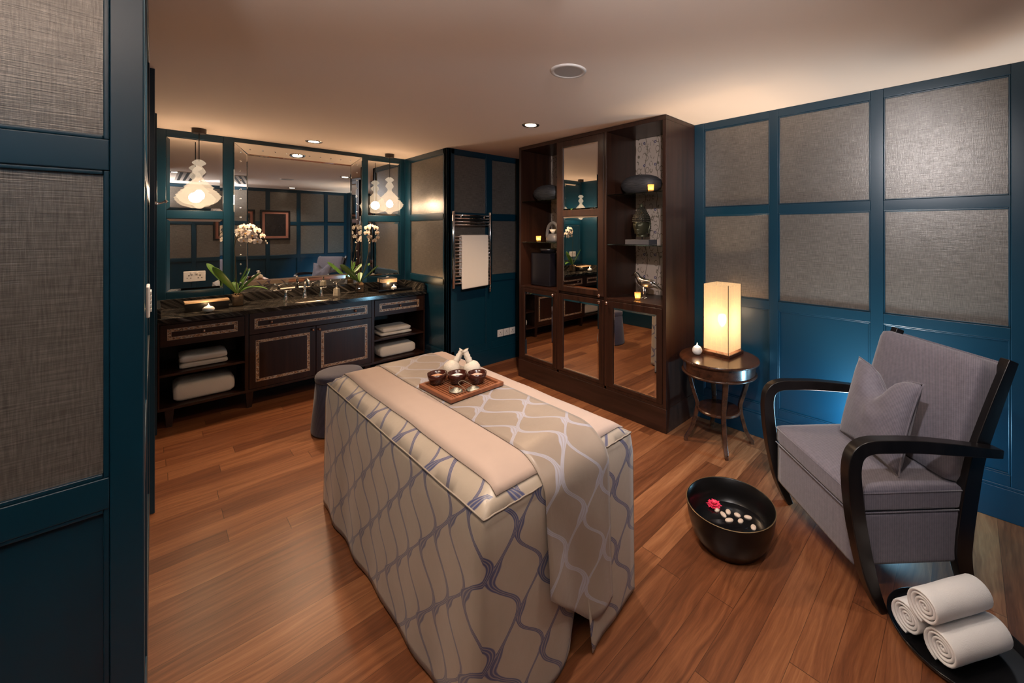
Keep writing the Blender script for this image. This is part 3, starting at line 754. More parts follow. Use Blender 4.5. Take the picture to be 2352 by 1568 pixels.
# ------------------------------------------------------------------ candles
def ball_candle(x, y, z, r, label, squash=0.95):
    t = thing('ball_candle_holder', label, 'candle', (x, y, z), 0, 'lit mother of pearl candles')
    pr = [(0, 0)] + [(r * math.cos(a), r * squash + r * squash * math.sin(a)) for a in [(-0.42 + 0.84 * i / 14) * PI for i in range(15)]] 
    top = pr[-1]; pr += [(top[0] * 0.95, top[1] + 0.004), (top[0] * 0.6, top[1] + 0.001)]
    emit('holder', lathe(NB(), pr, 28), SHELLM, t, smooth=True)
    emit('wax', lathe(NB(), [(0, top[1] + 0.002), (top[0] * 0.9, top[1] + 0.001)], 20), WAX, t)
    emit('flame', lathe(NB(), [(0, 0), (0.003, 0.003), (0.0036, 0.007), (0.0018, 0.014), (0, 0.018)], 12, (0, 0, top[1] + 0.004)), FLAME, t, smooth=True)
    light('POINT', 'candle_light', (0, 0, top[1] + 0.02), 0.35, (1, 0.62, 0.3), 0.006, parent=t)
    return t
ball_candle(0.330, 4.695, 0.888, 0.041, 'squat lit candle ball in front of the black box on the left of the worktop', 0.66)
ball_candle(1.945, 4.80, 0.898, 0.032, 'lit candle ball on the black tray at the right of the worktop', 0.78)
def votive(x, y, z, label, r=0.027, h=0.062):
    t = thing('votive_candle', label, 'candle', (x, y, z), 0, 'amber glass votive candles in the cabinet')
    emit('glass_cup', lathe(NB(), [(0, 0.0005), (r * 0.82, 0.0005), (r, h), (r * 0.93, h), (r * 0.76, 0.004), (0, 0.004)], 28), VOTIVE, t, smooth=True)
    emit('wax', lathe(NB(), [(0, 0.005), (r * 0.74, 0.005), (r * 0.78, 0.018), (0, 0.018)], 20), WAX, t)
    emit('flame', lathe(NB(), [(0, 0), (0.004, 0.004), (0.0045, 0.008), (0.002, 0.016), (0, 0.021)], 12, (0, 0, 0.022)), FLAME, t, smooth=True)
    light('POINT', 'candle_light', (0, 0, 0.036), 0.16, (1, 0.6, 0.25), 0.006, parent=t)
    return t

# ------------------------------------------------------------------ things on the worktop
t = thing('wooden_lid_box', 'long black box with a pale wooden lid at the left of the worktop', 'box', (0.33, 4.855, 0.888), 0.03)
bx('body', -0.143, 0.143, -0.055, 0.055, 0, 0.072, BLACK, t, bevel=0.001)
bx('lid', -0.147, 0.147, -0.058, 0.058, 0.0725, 0.088, m_wood('pale wood lid', [(0.42, 0.26, 0.13), (0.70, 0.50, 0.32)], 'x', 0.4), t, bevel=0.002)
t = thing('lacquer_tray', 'black lacquer tray on the right end of the worktop', 'tray', (1.945, 4.91, 0.888))
bx('tray_base', -0.19, 0.19, -0.17, 0.17, 0, 0.008, BLACK, t)
for a in ((-0.19, 0.19, -0.17, -0.158), (-0.19, 0.19, 0.158, 0.17), (-0.19, -0.178, -0.158, 0.158), (0.178, 0.19, -0.158, 0.158)):
    bx('tray_rim', a[0], a[1], a[2], a[3], 0.008, 0.030, BLACK, t, bevel=0.0015)
t = thing('lidded_box', 'square black box with a pale shell band and white pebble on its lid', 'box', (1.93, 4.955, 0.8965))
bx('body', -0.080, 0.080, -0.070, 0.070, 0, 0.085, plain('smoked black box', (0.012, 0.012, 0.014), 0.25), t, bevel=0.001)
bx('shell_band', -0.085, 0.085, -0.075, 0.075, 0.085, 0.128, plain('shell band', (0.45, 0.33, 0.22), 0.4, var=0.35), t, bevel=0.001)
bx('lid', -0.087, 0.087, -0.077, 0.077, 0.1285, 0.136, BLACKM, t, bevel=0.001)
emit('pebble_knob', ellipsoid(NB(), (0.0, -0.01, 0.143), 0.020, 0.012, 0.0075), WHITE, t, smooth=True)
t = thing('soap_dispenser', 'frosted soap dispenser with a chrome pump beside the basin', 'soap dispenser', (1.375, 4.90, 0.888))
emit('bottle', lathe(NB(), [(0, 0), (0.036, 0), (0.036, 0.004), (0.030, 0.078), (0.012, 0.084), (0, 0.084)], 4), plain('frosted dispenser', (0.42, 0.40, 0.34), 0.3), t)
emit('pump', tube(NB(), smoothpath([(0, 0, 0.084), (0, 0, 0.145), (-0.005, -0.004, 0.152), (-0.04, -0.02, 0.146)]), 0.0055, 10), CHROME, t, smooth=True)
emit('pump_collar', lathe(NB(), [(0, 0.084), (0.012, 0.084), (0.012, 0.10), (0.007, 0.106), (0.007, 0.13), (0.011, 0.134), (0.011, 0.146), (0, 0.148)], 16), CHROME, t, smooth=True)

def leaf(parent, base, tip, sag, wd, twist=0.0, n=14):
    b, tp = Vector(base), Vector(tip); mid = (b + tp) / 2 + Vector((0, 0, sag)); bm = NB(); L_, R_, C_ = [], [], []
    for i in range(n + 1):
        s = i / n; p = (1 - s) ** 2 * b + 2 * s * (1 - s) * mid + s * s * tp
        d = (2 * (1 - s) * (mid - b) + 2 * s * (tp - mid)).normalized()
        side = d.cross(Vector((0, 0, 1))); side = side.normalized() if side.length > 1e-3 else Vector((1, 0, 0))
        side = Matrix.Rotation(twist, 3, d) @ side; up = side.cross(d)
        k_ = min(1, s / 0.55); ww = 1.12 * wd * (0.25 + 0.75 * k_ * k_ * (3 - 2 * k_)) * (1 if s < 0.75 else max(0.08, math.sqrt(max(0, 1 - ((s - 0.75) / 0.25) ** 2))))
        C_.append(bm.verts.new(p - up * ww * 0.14)); L_.append(bm.verts.new(p - side * ww * 0.5 + up * ww * 0.06)); R_.append(bm.verts.new(p + side * ww * 0.5 + up * ww * 0.06))
    for i in range(n):
        bm.faces.new((L_[i], C_[i], C_[i + 1], L_[i + 1])); bm.faces.new((C_[i], R_[i], R_[i + 1], C_[i + 1]))
    o = emit('leaf', bm, LEAF, parent, smooth=True)
    md = o.modifiers.new('s', 'SOLIDIFY'); md.thickness = 0.0022; md.offset = 0
    md = o.modifiers.new('ss', 'SUBSURF'); md.levels = 1; md.render_levels = 1
    return o
flower_cache = {}
def flower(parent, loc, facing, size):
    """moth orchid bloom: two broad round petals, three sepals and a small lip"""
    if not flower_cache:
        bm = NB()
        def petal(ang, ln, wd, z):
            n = 8; rings = []
            for i in range(n + 1):
                s = i / n; r = ln * s; ww = wd * math.sin(PI * min(1, s * 0.86 + 0.06)) ** 0.6 * (1 if i < n else 0.45)
                row = []
                for k in (-1, -0.5, 0, 0.5, 1):
                    x = r; y = k * ww * 0.5; zz = z + 0.10 * s * s - 0.07 * k * k
                    row.append(bm.verts.new((x * math.cos(ang) - y * math.sin(ang), x * math.sin(ang) + y * math.cos(ang), zz)))
                rings.append(row)
            for a, b in zip(rings, rings[1:]):
                for k in range(4): bm.faces.new((a[k], a[k + 1], b[k + 1], b[k]))
        for a in (PI / 2, PI * 1.18, PI * 1.82): petal(a, 0.95, 0.62, -0.03)
        for a in (0.12, PI - 0.12): petal(a, 1.0, 1.05, 0.02)
        bm2 = NB(); ellipsoid(bm2, (0, -0.10, 0.10), 0.16, 0.20, 0.12, 12, 8)
        flower_cache['p'] = emit('flower', bm, PETAL, parent, smooth=True); flower_cache['l'] = emit('lip', bm2, LIP, flower_cache['p'], smooth=True)
        f, l = flower_cache['p'], flower_cache['l']
    else:
        f = flower_cache['p'].copy(); COL.objects.link(f); f.parent = parent; l = flower_cache['l'].copy(); COL.objects.link(l); l.parent = f
    q = Vector(facing).to_track_quat('Z', 'Y'); f.location = loc; f.rotation_mode = 'QUATERNION'; f.rotation_quaternion = q; f.scale = (size * 0.86,) * 3
    return f
def orchid(x, y, z, label, leaves, stem, flowers, buds, pw=0.042, ph=0.105):
    t = thing('potted_orchid', label, 'potted plant', (x, y, z), 0, 'white orchids in glass pots')
    bm = NB(); box(bm, -pw, pw, -pw, pw, 0, ph)
    bmesh.ops.delete(bm, geom=[f for f in bm.faces if min(v.co.z for v in f.verts) > ph * 0.9], context='FACES')
    o = emit('glass_pot', bm, GLASS, t); md = o.modifiers.new('s', 'SOLIDIFY'); md.thickness = 0.004; md.offset = -1
    bm = NB(); box(bm, -pw + 0.006, pw - 0.006, -pw + 0.006, pw - 0.006, 0.006, ph - 0.012); bmesh.ops.subdivide_edges(bm, edges=bm.edges, cuts=5, use_grid_fill=True)
    for v in bm.verts:
        v.co += v.normal * 0.004 * noise.noise(v.co * 60) if v.normal.length else Vector()
        if v.co.z > ph - 0.02: v.co.z += 0.012 + 0.012 * noise.noise(v.co * 50)
    emit('bark_and_roots', bm, SOIL, t, smooth=True)
    for k in range(9):
        a = 2 * PI * k / 9 + 0.3; r = pw * 0.8
        emit('root', tube(NB(), smoothpath([(0, 0, ph + 0.002), (0.5 * r * math.cos(a), 0.5 * r * math.sin(a), ph + 0.012), (r * math.cos(a), r * math.sin(a), ph - 0.002 + 0.006 * (k % 2))], 4), 0.0028, 6), SOIL, t, smooth=True)
    for b, tip, sag, wd, tw in leaves: leaf(t, b, tip, sag, wd, tw)
    emit('stem', tube(NB(), smoothpath(stem, 8), 0.0032, 8), STEM, t, smooth=True)
    for loc, fc, s in flowers: flower(t, loc, fc, s)
    for p in buds: emit('bud', ellipsoid(NB(), p, 0.006, 0.006, 0.010, 12, 8), PETAL, t, smooth=True)
    return t
toC = (-0.25, -1.0, 0.05)
b0 = (0, 0, 0.108)
orchid(0.545, 4.905, 0.888, 'white orchid in a glass pot left of the wash basin, spray arching right',
       [(b0, (-0.175, -0.03, 0.375), 0.0, 0.085, 0.5), (b0, (0.10, 0.05, 0.345), -0.02, 0.075, -0.5), (b0, (0.165, -0.04, 0.30), 0.02, 0.062, -0.3),
        (b0, (0.225, -0.05, 0.135), 0.09, 0.045, 0.1), (b0, (0.16, 0.08, 0.16), 0.05, 0.04, 0.0), (b0, (-0.02, 0.06, 0.22), 0.02, 0.05, 0.0)],
       [(0.0, 0, 0.10), (-0.005, 0.005, 0.25), (-0.012, 0.01, 0.42), (-0.018, 0.01, 0.55), (0.0, 0.005, 0.64), (0.04, 0, 0.695), (0.10, -0.005, 0.715), (0.16, -0.01, 0.69), (0.205, -0.01, 0.62), (0.22, -0.01, 0.585)],
       [((0.012, -0.015, 0.70), (-0.7, -0.8, 0.3), 0.040), ((0.055, -0.02, 0.675), (-0.1, -1, 0.15), 0.047), ((0.045, -0.01, 0.74), (-0.2, -0.8, 0.6), 0.042), ((0.105, -0.03, 0.655), (0.0, -1, 0.05), 0.050),
        ((0.10, -0.005, 0.745), (0.2, -0.8, 0.6), 0.042), ((0.145, -0.02, 0.705), (0.5, -1, 0.3), 0.044), ((0.045, -0.02, 0.61), (-0.2, -1, -0.2), 0.038), ((0.145, -0.03, 0.60), (0.1, -1, -0.1), 0.045),
        ((0.185, -0.02, 0.65), (0.7, -0.8, 0.0), 0.042), ((0.075, 0.01, 0.70), (0.2, -0.6, 0.9), 0.040), ((0.015, 0.0, 0.66), (-0.9, -0.5, -0.1), 0.036)],
       [(0.212, -0.01, 0.60), (0.222, -0.01, 0.58)])
orchid(1.632, 4.97, 0.888, 'white orchid in a glass pot right of the wash basin, upright round spray',
       [(b0, (-0.215, -0.06, 0.335), 0.0, 0.085, 0.35), (b0, (0.085, 0.0, 0.325), 0.02, 0.055, -0.4), (b0, (0.195, -0.03, 0.30), 0.01, 0.042, -0.5), (b0, (-0.16, 0.03, 0.155), 0.06, 0.045, 0.2), (b0, (0.03, 0.08, 0.22), 0.02, 0.05, 0)],
       [(0.0, 0, 0.10), (0.03, 0.0, 0.2), (0.075, 0.0, 0.36), (0.10, 0.0, 0.50), (0.125, 0, 0.62), (0.12, 0, 0.71), (0.10, -0.01, 0.75)],
       [((0.075, -0.02, 0.735), (-0.4, -1, 0.4), 0.042), ((0.165, -0.02, 0.735), (0.4, -1, 0.4), 0.044), ((0.065, -0.03, 0.675), (-0.5, -1, 0.0), 0.040), ((0.175, -0.03, 0.675), (0.5, -1, 0.0), 0.042),
        ((0.095, -0.02, 0.63), (-0.2, -1, -0.1), 0.034), ((0.185, -0.02, 0.62), (0.5, -1, -0.2), 0.036), ((0.15, -0.02, 0.585), (0.2, -1, -0.3), 0.036), ((0.12, 0.0, 0.76), (0, -0.7, 0.8), 0.038)],
       [(0.10, -0.01, 0.56)], 0.036, 0.105)

# ------------------------------------------------------------------ towel radiator
t = thing('towel_radiator', 'chrome ladder towel radiator on the wall beside the cabinet', 'towel radiator', (2.505, YM, 0.96))
for x in (-0.235, 0.235): emit('upright', lathe(NB(), [(0, 0), (0.014, 0), (0.016, 0.004), (0.016, 0.838), (0.014, 0.842), (0, 0.842)], 20, (x, -0.075, 0)), CHROME, t, smooth=True)
zs = [0.80, 0.765, 0.730, 0.695] + [0.565 - i * 0.0395 for i in range(14)]
for z in zs: emit('rail', xform(lathe(NB(), [(0, -0.235), (0.0085, -0.235), (0.0085, 0.235), (0, 0.235)], 14), Matrix.Translation((0, -0.078, z)) @ Matrix.Rotation(PI / 2, 4, 'Y')), CHROME, t, smooth=True)
for x in (-0.15, 0.15):
    for z in (0.78, 0.08): emit('wall_bracket', xform(lathe(NB(), [(0, 0), (0.009, 0), (0.009, 0.085), (0.016, 0.086), (0.016, 0.092), (0, 0.092)], 16), Matrix.Translation((x, -0.002, z)) @ Matrix.Rotation(PI / 2, 4, 'X')), CHROME, t, smooth=True)
emit('valve', lathe(NB(), [(0, -0.085), (0.010, -0.083), (0.014, -0.07), (0.009, -0.055), (0.015, -0.045), (0.015, -0.022), (0.008, -0.018), (0.008, 0)], 18, (0.235, -0.075, 0)), CHROME, t, smooth=True)
# towel folded over a rail
t = thing('hanging_towel', 'white towel hung over the chrome towel radiator', 'towel', (2.515, YM - 0.078, 1.515))
bm = NB(); n = 26; path = []
for i in range(10): path.append((0.022, -0.42 + 0.40 * i / 9))
for i in range(9): a = PI * i / 8; path.append((0.020 * math.cos(a), 0.012 + 0.010 * math.sin(a)))
for i in range(20): path.append((-0.022, -0.02 - 0.545 * i / 19))
rows = []
for k, (py, pz) in enumerate(path):
    r = []
    for j in range(n + 1):
        x = -0.165 + 0.345 * j / n
        dz = -0.02 * (x + 0.1) if pz < -0.3 and py < 0 else 0
        nn = 0.006 * noise.noise(Vector((x * 9, pz * 2.5, 0))) * min(1, abs(pz) * 4) + 0.002 * noise.noise(Vector((x * 30, pz * 8, 0)))
        r.append(bm.verts.new((x + 0.004 * noise.noise(Vector((pz * 6, 2, 0))), py - abs(nn) - 0.004 if py < 0 else py + 0.004 + abs(nn), pz + (0.0 if pz > -0.5 else -0.018 * (0.5 - j / n)))))
    rows.append(r)
for a, b in zip(rows, rows[1:]):
    for j in range(n): bm.faces.new((a[j], a[j + 1], b[j + 1], b[j]))
o = emit('towel_cloth', bm, TOWEL, t, smooth=True); md = o.modifiers.new('s', 'SOLIDIFY'); md.thickness = 0.011; md.offset = 0
md = o.modifiers.new('b', 'SUBSURF'); md.levels = 1; md.render_levels = 1

# ------------------------------------------------------------------ display cabinet
CX0, CXB, CY0, CY1 = 2.785, 3.247, 1.695, 3.535
t = thing('display_cabinet', 'tall dark wood display cabinet with mirrored doors and open lit shelves', 'display cabinet', (CX0, 0, 0))
D = CXB - CX0
bm = NB()
for a, b in ((CY0, 1.727), (2.299, 2.324), (2.906, 2.937), (3.503, CY1)): box(bm, 0.0, D, a, b, 0.19, 2.462)
box(bm, 0.0, D, CY0, CY1, 2.462, 2.496)
box(bm, 0.0, D - 0.02, 1.727, 2.299, 0.975, 0.997); box(bm, 0.0, D - 0.02, 2.937, 3.503, 0.975, 0.997)
box(bm, 0.02, D - 0.02, 2.324, 2.906, 0.975, 0.997); box(bm, 0.0, D - 0.02, 1.727, 3.503, 0.19, 0.215)
emit('carcass', bm, DARK, t, bevel=0.0015)
bx('plinth', -0.006, D, CY0 - 0.004, CY1 + 0.004, 0, 0.1895, DARKY, t, bevel=0.002)
bx('floral_back_panel', D - 0.018, D - 0.006, 1.728, 3.502, 0.216, 2.461, WPAPER, t)
def knob_at(parent, x, y, z, r=1.0):
    bm = lathe(NB(), [(0, 0.030), (0.009, 0.029), (0.0155, 0.022), (0.0145, 0.015), (0.006, 0.010), (0.006, 0.0)], 20)
    xform(bm, Matrix.Translation((x, y, z)) @ Matrix.Rotation(-PI / 2, 4, 'Y')); emit('knob', bm, BRONZEK, parent, smooth=True)
def cab_door(y0, y1, z0, z1, panes, knobs):
    bm = NB(); x0, x1 = -0.004, 0.016
    pz = sorted(panes, key=lambda p: p[2])
    py0, py1 = pz[0][0], pz[0][1]
    box(bm, x0, x1, y0, py0, z0, z1); box(bm, x0, x1, py1, y1, z0, z1)
    zz = [z0] + [v for p in pz for v in (p[2], p[3])] + [z1]
    for i in range(0, len(zz), 2): box(bm, x0, x1, py0, py1, zz[i], zz[i + 1])
    f = emit('cabinet_door', bm, DARK, t, bevel=0.002)
    for p in pz: bevel_mirror('mirror_pane', 'x', 0.004, -1, p[0], p[1], p[2], p[3], 0.016, f)
    for k in knobs: knob_at(f, -0.004, *k)
cab_door(2.940, 3.500, 0.218, 0.972, [(2.995, 3.443, 0.25, 0.93)], [(2.975, 0.945)])
cab_door(2.327, 2.903, 0.218, 0.972, [(2.385, 2.85, 0.245, 0.925)], [(2.366, 0.952)])
cab_door(1.730, 2.296, 0.218, 0.972, [(1.783, 2.225, 0.247, 0.918)], [(2.280, 0.953)])
cab_door(2.327, 2.903, 1.000, 2.459, [(2.396, 2.85, 1.05, 1.727), (2.396, 2.85, 1.786, 2.400)], [(2.366, 1.008)])
for y0, y1 in ((1.728, 2.298), (2.938, 3.502)):
    for z in (1.462, 1.899): bx('glass_shelf', 0.014, D - 0.02, y0, y1, z, z + 0.008, GLSHELF, t)
# things on the shelves
STONE = plain('ribbed dark stoneware', (0.035, 0.035, 0.040), 0.45)
def stone_bump(m):
    nt = m.node_tree; b = nt.nodes['Principled BSDF']; x, y, z = xyz(nt)
    f = noi(nt, vec(nt, M(nt, 'MULTIPLY', x, 18), M(nt, 'MULTIPLY', y, 18), M(nt, 'MULTIPLY', z, 240)), 1, 3); bump(nt, b, f, 0.9, 0.004)
    L(nt, ramp(nt, f, [(0.3, (0.018, 0.018, 0.020)), (0.7, (0.075, 0.073, 0.078))]), b.inputs['Base Color'])
stone_bump(STONE)
tag(emit('stone_vase', lathe(NB(), [(0, 0), (0.08, 0), (0.15, 0.018), (0.192, 0.05), (0.205, 0.085), (0.192, 0.122), (0.15, 0.152), (0.09, 0.170), (0.05, 0.175), (0.03, 0.172), (0, 0.165)], 40, (0, 0, 0), 0.62, 1.0), STONE, smooth=True), 'large flattened grey stone vase on the top right glass shelf', 'vase').location = (3.01, 2.085, 1.9085)
tag(emit('stone_vase', lathe(NB(), [(0, 0), (0.07, 0), (0.14, 0.02), (0.185, 0.055), (0.20, 0.085), (0.185, 0.12), (0.14, 0.152), (0.08, 0.172), (0, 0.176)], 40, (0, 0, 0), 0.6, 1.0), STONE, smooth=True), 'rounded grey stone vase on the top left glass shelf', 'vase').location = (2.98, 3.285, 1.9085)
votive(2.86, 1.885, 1.908, 'lit amber votive on the top right glass shelf before the stone vase')
votive(2.885, 2.035, 0.998, 'lit amber votive on the lower right shelf beside the bird')
votive(2.87, 3.31, 1.471, 'lit amber votive on the left glass shelf beside the oil burner')
t = thing('lidded_jar', 'square black ceramic jar with a shiny dark lid at the left of the cabinet', 'jar', (2.99, 3.28, 0.998), 0.0)
bm = NB(); box(bm, -0.125, 0.125, -0.155, 0.155, 0.0, 0.355)
emit('body', bm, plain('dark glazed ceramic', (0.010, 0.009, 0.013), 0.2), t, bevel=0.014)
emit('lid', lathe(NB(), [(0, 0.400), (0.085, 0.400), (0.098, 0.394), (0.100, 0.382), (0.085, 0.372), (0.080, 0.356), (0, 0.356)], 32), plain('dark metal lid', (0.18, 0.16, 0.17), 0.2, 0.9), t, smooth=True)
t = thing('oil_burner', 'grey ceramic arched oil burner with a cream cup on the left glass shelf', 'oil burner', (2.96, 3.18, 1.4715))
GREYC = plain('grey ceramic', (0.10, 0.10, 0.108), 0.45)
emit('arch', tube(NB(), smoothpath([(0, 0.075, 0.012), (0, 0.088, 0.06), (0, 0.082, 0.12), (0, 0.055, 0.175), (0, 0.0, 0.200), (0, -0.055, 0.175), (0, -0.082, 0.12), (0, -0.085, 0.06), (0, -0.075, 0.012)]), 0.019, 14, flat=1.0), GREYC, t, smooth=True)
emit('foot', lathe(NB(), [(0, 0), (0.085, 0), (0.09, 0.02), (0.08, 0.06), (0.05, 0.085), (0, 0.085)], 32, (0, 0, 0), 0.7, 1.0), GREYC, t, smooth=True)
emit('oil_cup', lathe(NB(), [(0, 0.086), (0.012, 0.088), (0.040, 0.132), (0.037, 0.132), (0.008, 0.094), (0, 0.093)], 24), plain('cream cup', (0.75, 0.68, 0.55), 0.4), t, smooth=True)

# Buddha head on a stand, facing out of the cabinet (towards -x)
t = thing('head_sculpture', 'bronze green head sculpture with curled hair on a dark block, middle right shelf', 'sculpture', (2.95, 2.045, 1.4715), 0.10)
bx('stand', -0.075, 0.075, -0.115, 0.115, 0, 0.040, plain('grey stand', (0.09, 0.085, 0.09), 0.35), t, bevel=0.001)
emit('pin', cyl(NB(), (0.02, 0), 0.004, 0.040, 0.075), BLACKM, t)
HEADM = plain('patinated bronze', (0.085, 0.080, 0.045), 0.38, 0.55, var=0.4)
HAIRM = plain('dark bronze curls', (0.050, 0.042, 0.028), 0.45, 0.5, var=0.4)
bm = NB(); nu, nv = 96, 72; rings = []
ctr = Vector((0.0, 0, 0.165))
for j in range(nv + 1):
    ph = -PI / 2 + PI * j / nv; row = []
    for i in range(nu):
        th = 2 * PI * i / nu; cx, cy, cz = math.cos(th) * math.cos(ph), math.sin(th) * math.cos(ph), math.sin(ph)
        front = max(0, -cx)
        r = Vector((cx * 0.078, cy * 0.066, cz * 0.098))
        if cz < 0: r.y *= 1 - 0.30 * (-cz) * front; r.x *= 1 - 0.08 * (-cz)
        X, Y, Z = r.x, r.y, r.z
        if X < 0:
            # brow ridge, eye hollows, nose, lips and chin pushed out of the face
            g = lambda y0, z0, sy, sz: 1.5 * math.exp(-((Y - y0) / sy) ** 2 - ((Z - z0) / sz) ** 2)
            X -= 0.016 * g(0, -0.012, 0.0095, 0.020) + 0.006 * g(0, 0.012, 0.008, 0.018)
            X += 0.008 * (g(-0.026, 0.008, 0.014, 0.008) + g(0.026, 0.008, 0.014, 0.008))
            X -= 0.005 * (g(-0.026, 0.004, 0.013, 0.005) + g(0.026, 0.004, 0.013, 0.005))
            X -= 0.004 * (g(-0.024, 0.024, 0.016, 0.005) + g(0.024, 0.024, 0.016, 0.005))
            X -= 0.007 * g(0, -0.044, 0.017, 0.004) + 0.007 * g(0, -0.053, 0.014, 0.004)
            X += 0.004 * g(0, -0.0485, 0.018, 0.002)
            X -= 0.009 * g(0, -0.076, 0.018, 0.012)
        row.append(bm.verts.new(ctr + Vector((X, Y, Z))))
    rings.append(row)
for a, b in zip(rings, rings[1:]):
    for i in range(nu): bm.faces.new((a[i], a[(i + 1) % nu], b[(i + 1) % nu], b[i]))
bmesh.ops.remove_doubles(bm, verts=bm.verts, dist=1e-5)
f = emit('face', bm, HEADM, t, smooth=True)
emit('neck', lathe(NB(), [(0, 0.062), (0.052, 0.062), (0.046, 0.075), (0.040, 0.10), (0.042, 0.13), (0, 0.13)], 28, (0.018, 0, 0)), HEADM, f, smooth=True)
for s in (-1, 1):
    emit('ear', tube(NB(), smoothpath([(0.012, s * 0.066, 0.185), (0.020, s * 0.074, 0.195), (0.024, s * 0.074, 0.165), (0.016, s * 0.068, 0.125), (0.020, s * 0.066, 0.092)]), 0.0075, 10), HEADM, f, smooth=True)
bm = NB()
hair = [(0.083, 0.190), (0.082, 0.215), (0.076, 0.240), (0.064, 0.262), (0.050, 0.280), (0.042, 0.297), (0.030, 0.312), (0.015, 0.322), (0, 0.325)]
lathe(bm, [(0, 0.188)] + hair, 32, (0.008, 0, 0), 1.0, 0.88); 
ellipsoid(bm, (0.030, 0, 0.165), 0.060, 0.070, 0.085)
for (r, z) in [(0.0835, 0.197), (0.083, 0.212), (0.079, 0.227), (0.073, 0.242), (0.065, 0.256), (0.056, 0.270), (0.047, 0.284), (0.040, 0.298), (0.027, 0.311)]:
    k = max(6, int(2 * PI * r / 0.0145))
    for i in range(k):
        a = 2 * PI * (i + 0.5 * (int(z * 1000) % 2)) / k; ellipsoid(bm, (0.008 + r * math.cos(a), 0.88 * r * math.sin(a), z), 0.0072, 0.0072, 0.0075, 8, 6)
for (z, xm) in ((0.182, -0.01), (0.167, 0.012), (0.152, 0.02), (0.137, 0.03), (0.12, 0.04)):
    for i in range(11):
        a = -PI * 0.52 + PI * 1.04 * i / 10
        x, y = 0.030 + 0.060 * math.cos(a), 0.070 * math.sin(a)
        if x > xm: ellipsoid(bm, (x, y, z), 0.0072, 0.0072, 0.0075, 8, 6)
emit('curled_hair', bm, HAIRM, t, smooth=True)
emit('crown_knob', lathe(NB(), [(0, 0.316), (0.017, 0.318), (0.019, 0.330), (0.014, 0.344), (0.005, 0.354), (0, 0.356)], 20, (0.008, 0, 0)), HEADM, t, smooth=True)

# silver bird, beak towards +y
t = thing('bird_figurine', 'silver bird figurine standing on the lower right shelf', 'figurine', (2.98, 2.03, 0.998), 0.06)
bm = NB(); P_ = [Vector(p) for p in ((0, -0.145, 0.105), (0, -0.10, 0.118), (0, -0.05, 0.125), (0, 0.0, 0.135), (0, 0.04, 0.155), (0, 0.062, 0.180), (0, 0.078, 0.203), (0, 0.095, 0.208), (0, 0.108, 0.203), (0, 0.135, 0.188))]
R_ = [0.004, 0.018, 0.034, 0.042, 0.036, 0.024, 0.020, 0.018, 0.010, 0.002]
emit('body', tube(bm, smoothpath(P_, 5), [R_[min(i // 5, 8)] + (R_[min(i // 5 + 1, 9)] - R_[min(i // 5, 8)]) * (i % 5) / 5 for i in range(45)] + [0.002], 18, flat=0.85), SILVER, t, smooth=True)
bm = NB(); prism(bm, [(-0.075, 0.128), (-0.13, 0.118), (-0.165, 0.095), (-0.17, 0.088), (-0.13, 0.096), (-0.075, 0.108)], 'x', -0.016, 0.016); emit('tail', bm, SILVER, t, bevel=0.003)
for s in (-1, 1):
    emit('wing', ellipsoid(NB(), (s * 0.028, -0.03, 0.140), 0.012, 0.062, 0.028, 20, 12), SILVER, t, smooth=True)
    emit('leg', tube(NB(), [(s * 0.014, 0.0, 0.10), (s * 0.014, 0.0, 0.05), (s * 0.014, 0.002, 0.005)], [0.009, 0.006, 0.005], 10), SILVER, t, smooth=True)
    bm = NB()
    for dy in (-0.5, 0, 0.5): tube(bm, [(s * 0.014, 0.0, 0.004), (s * 0.014 + dy * 0.03, 0.035, 0.0035)], [0.0045, 0.003], 8)
    tube(bm, [(s * 0.014, 0.0, 0.004), (s * 0.014, -0.02, 0.0035)], [0.0045, 0.003], 8); emit('foot', bm, SILVER, t, smooth=True)

# ------------------------------------------------------------------ pictures behind the camera (seen in the mirror)
for (a0, a1, lb) in ((1.575, 2.108, 'black framed dark picture with a terracotta mount, right one seen in the mirror'), (0.83, 1.49, 'black framed dark picture with a terracotta mount, left one seen in the mirror')):
    t = thing('framed_picture', lb, 'picture', ((a0 + a1) / 2, YN, 1.715), 0, 'framed pictures on the entry wall')
    wd = (a1 - a0) / 2; ht = 0.32
    bm = NB(); fw = 0.035
    box(bm, -wd, wd, 0.0, 0.028, -ht, -ht + fw); box(bm, -wd, wd, 0.0, 0.028, ht - fw, ht); box(bm, -wd, -wd + fw, 0.0, 0.028, -ht + fw, ht - fw); box(bm, wd - fw, wd, 0.0, 0.028, -ht + fw, ht - fw)
    emit('frame', bm, EBONY, t, bevel=0.003)
    bm = NB(); mw = 0.045
    for q in ((-wd + fw, wd - fw, -ht + fw, -ht + fw + mw), (-wd + fw, wd - fw, ht - fw - mw, ht - fw), (-wd + fw, -wd + fw + mw, -ht + fw + mw, ht - fw - mw), (wd - fw - mw, wd - fw, -ht + fw + mw, ht - fw - mw)):
        box(bm, q[0], q[1], 0.004, 0.012, q[2], q[3])
    emit('mount', bm, plain('terracotta mount', (0.30, 0.115, 0.075), 0.6), t)
    bx('picture_sheet', -wd + fw + mw, wd - fw - mw, 0.002, 0.008, -ht + fw + mw, ht - fw - mw, plain('dark picture', (0.015, 0.012, 0.012), 0.25, var=0.5), t)

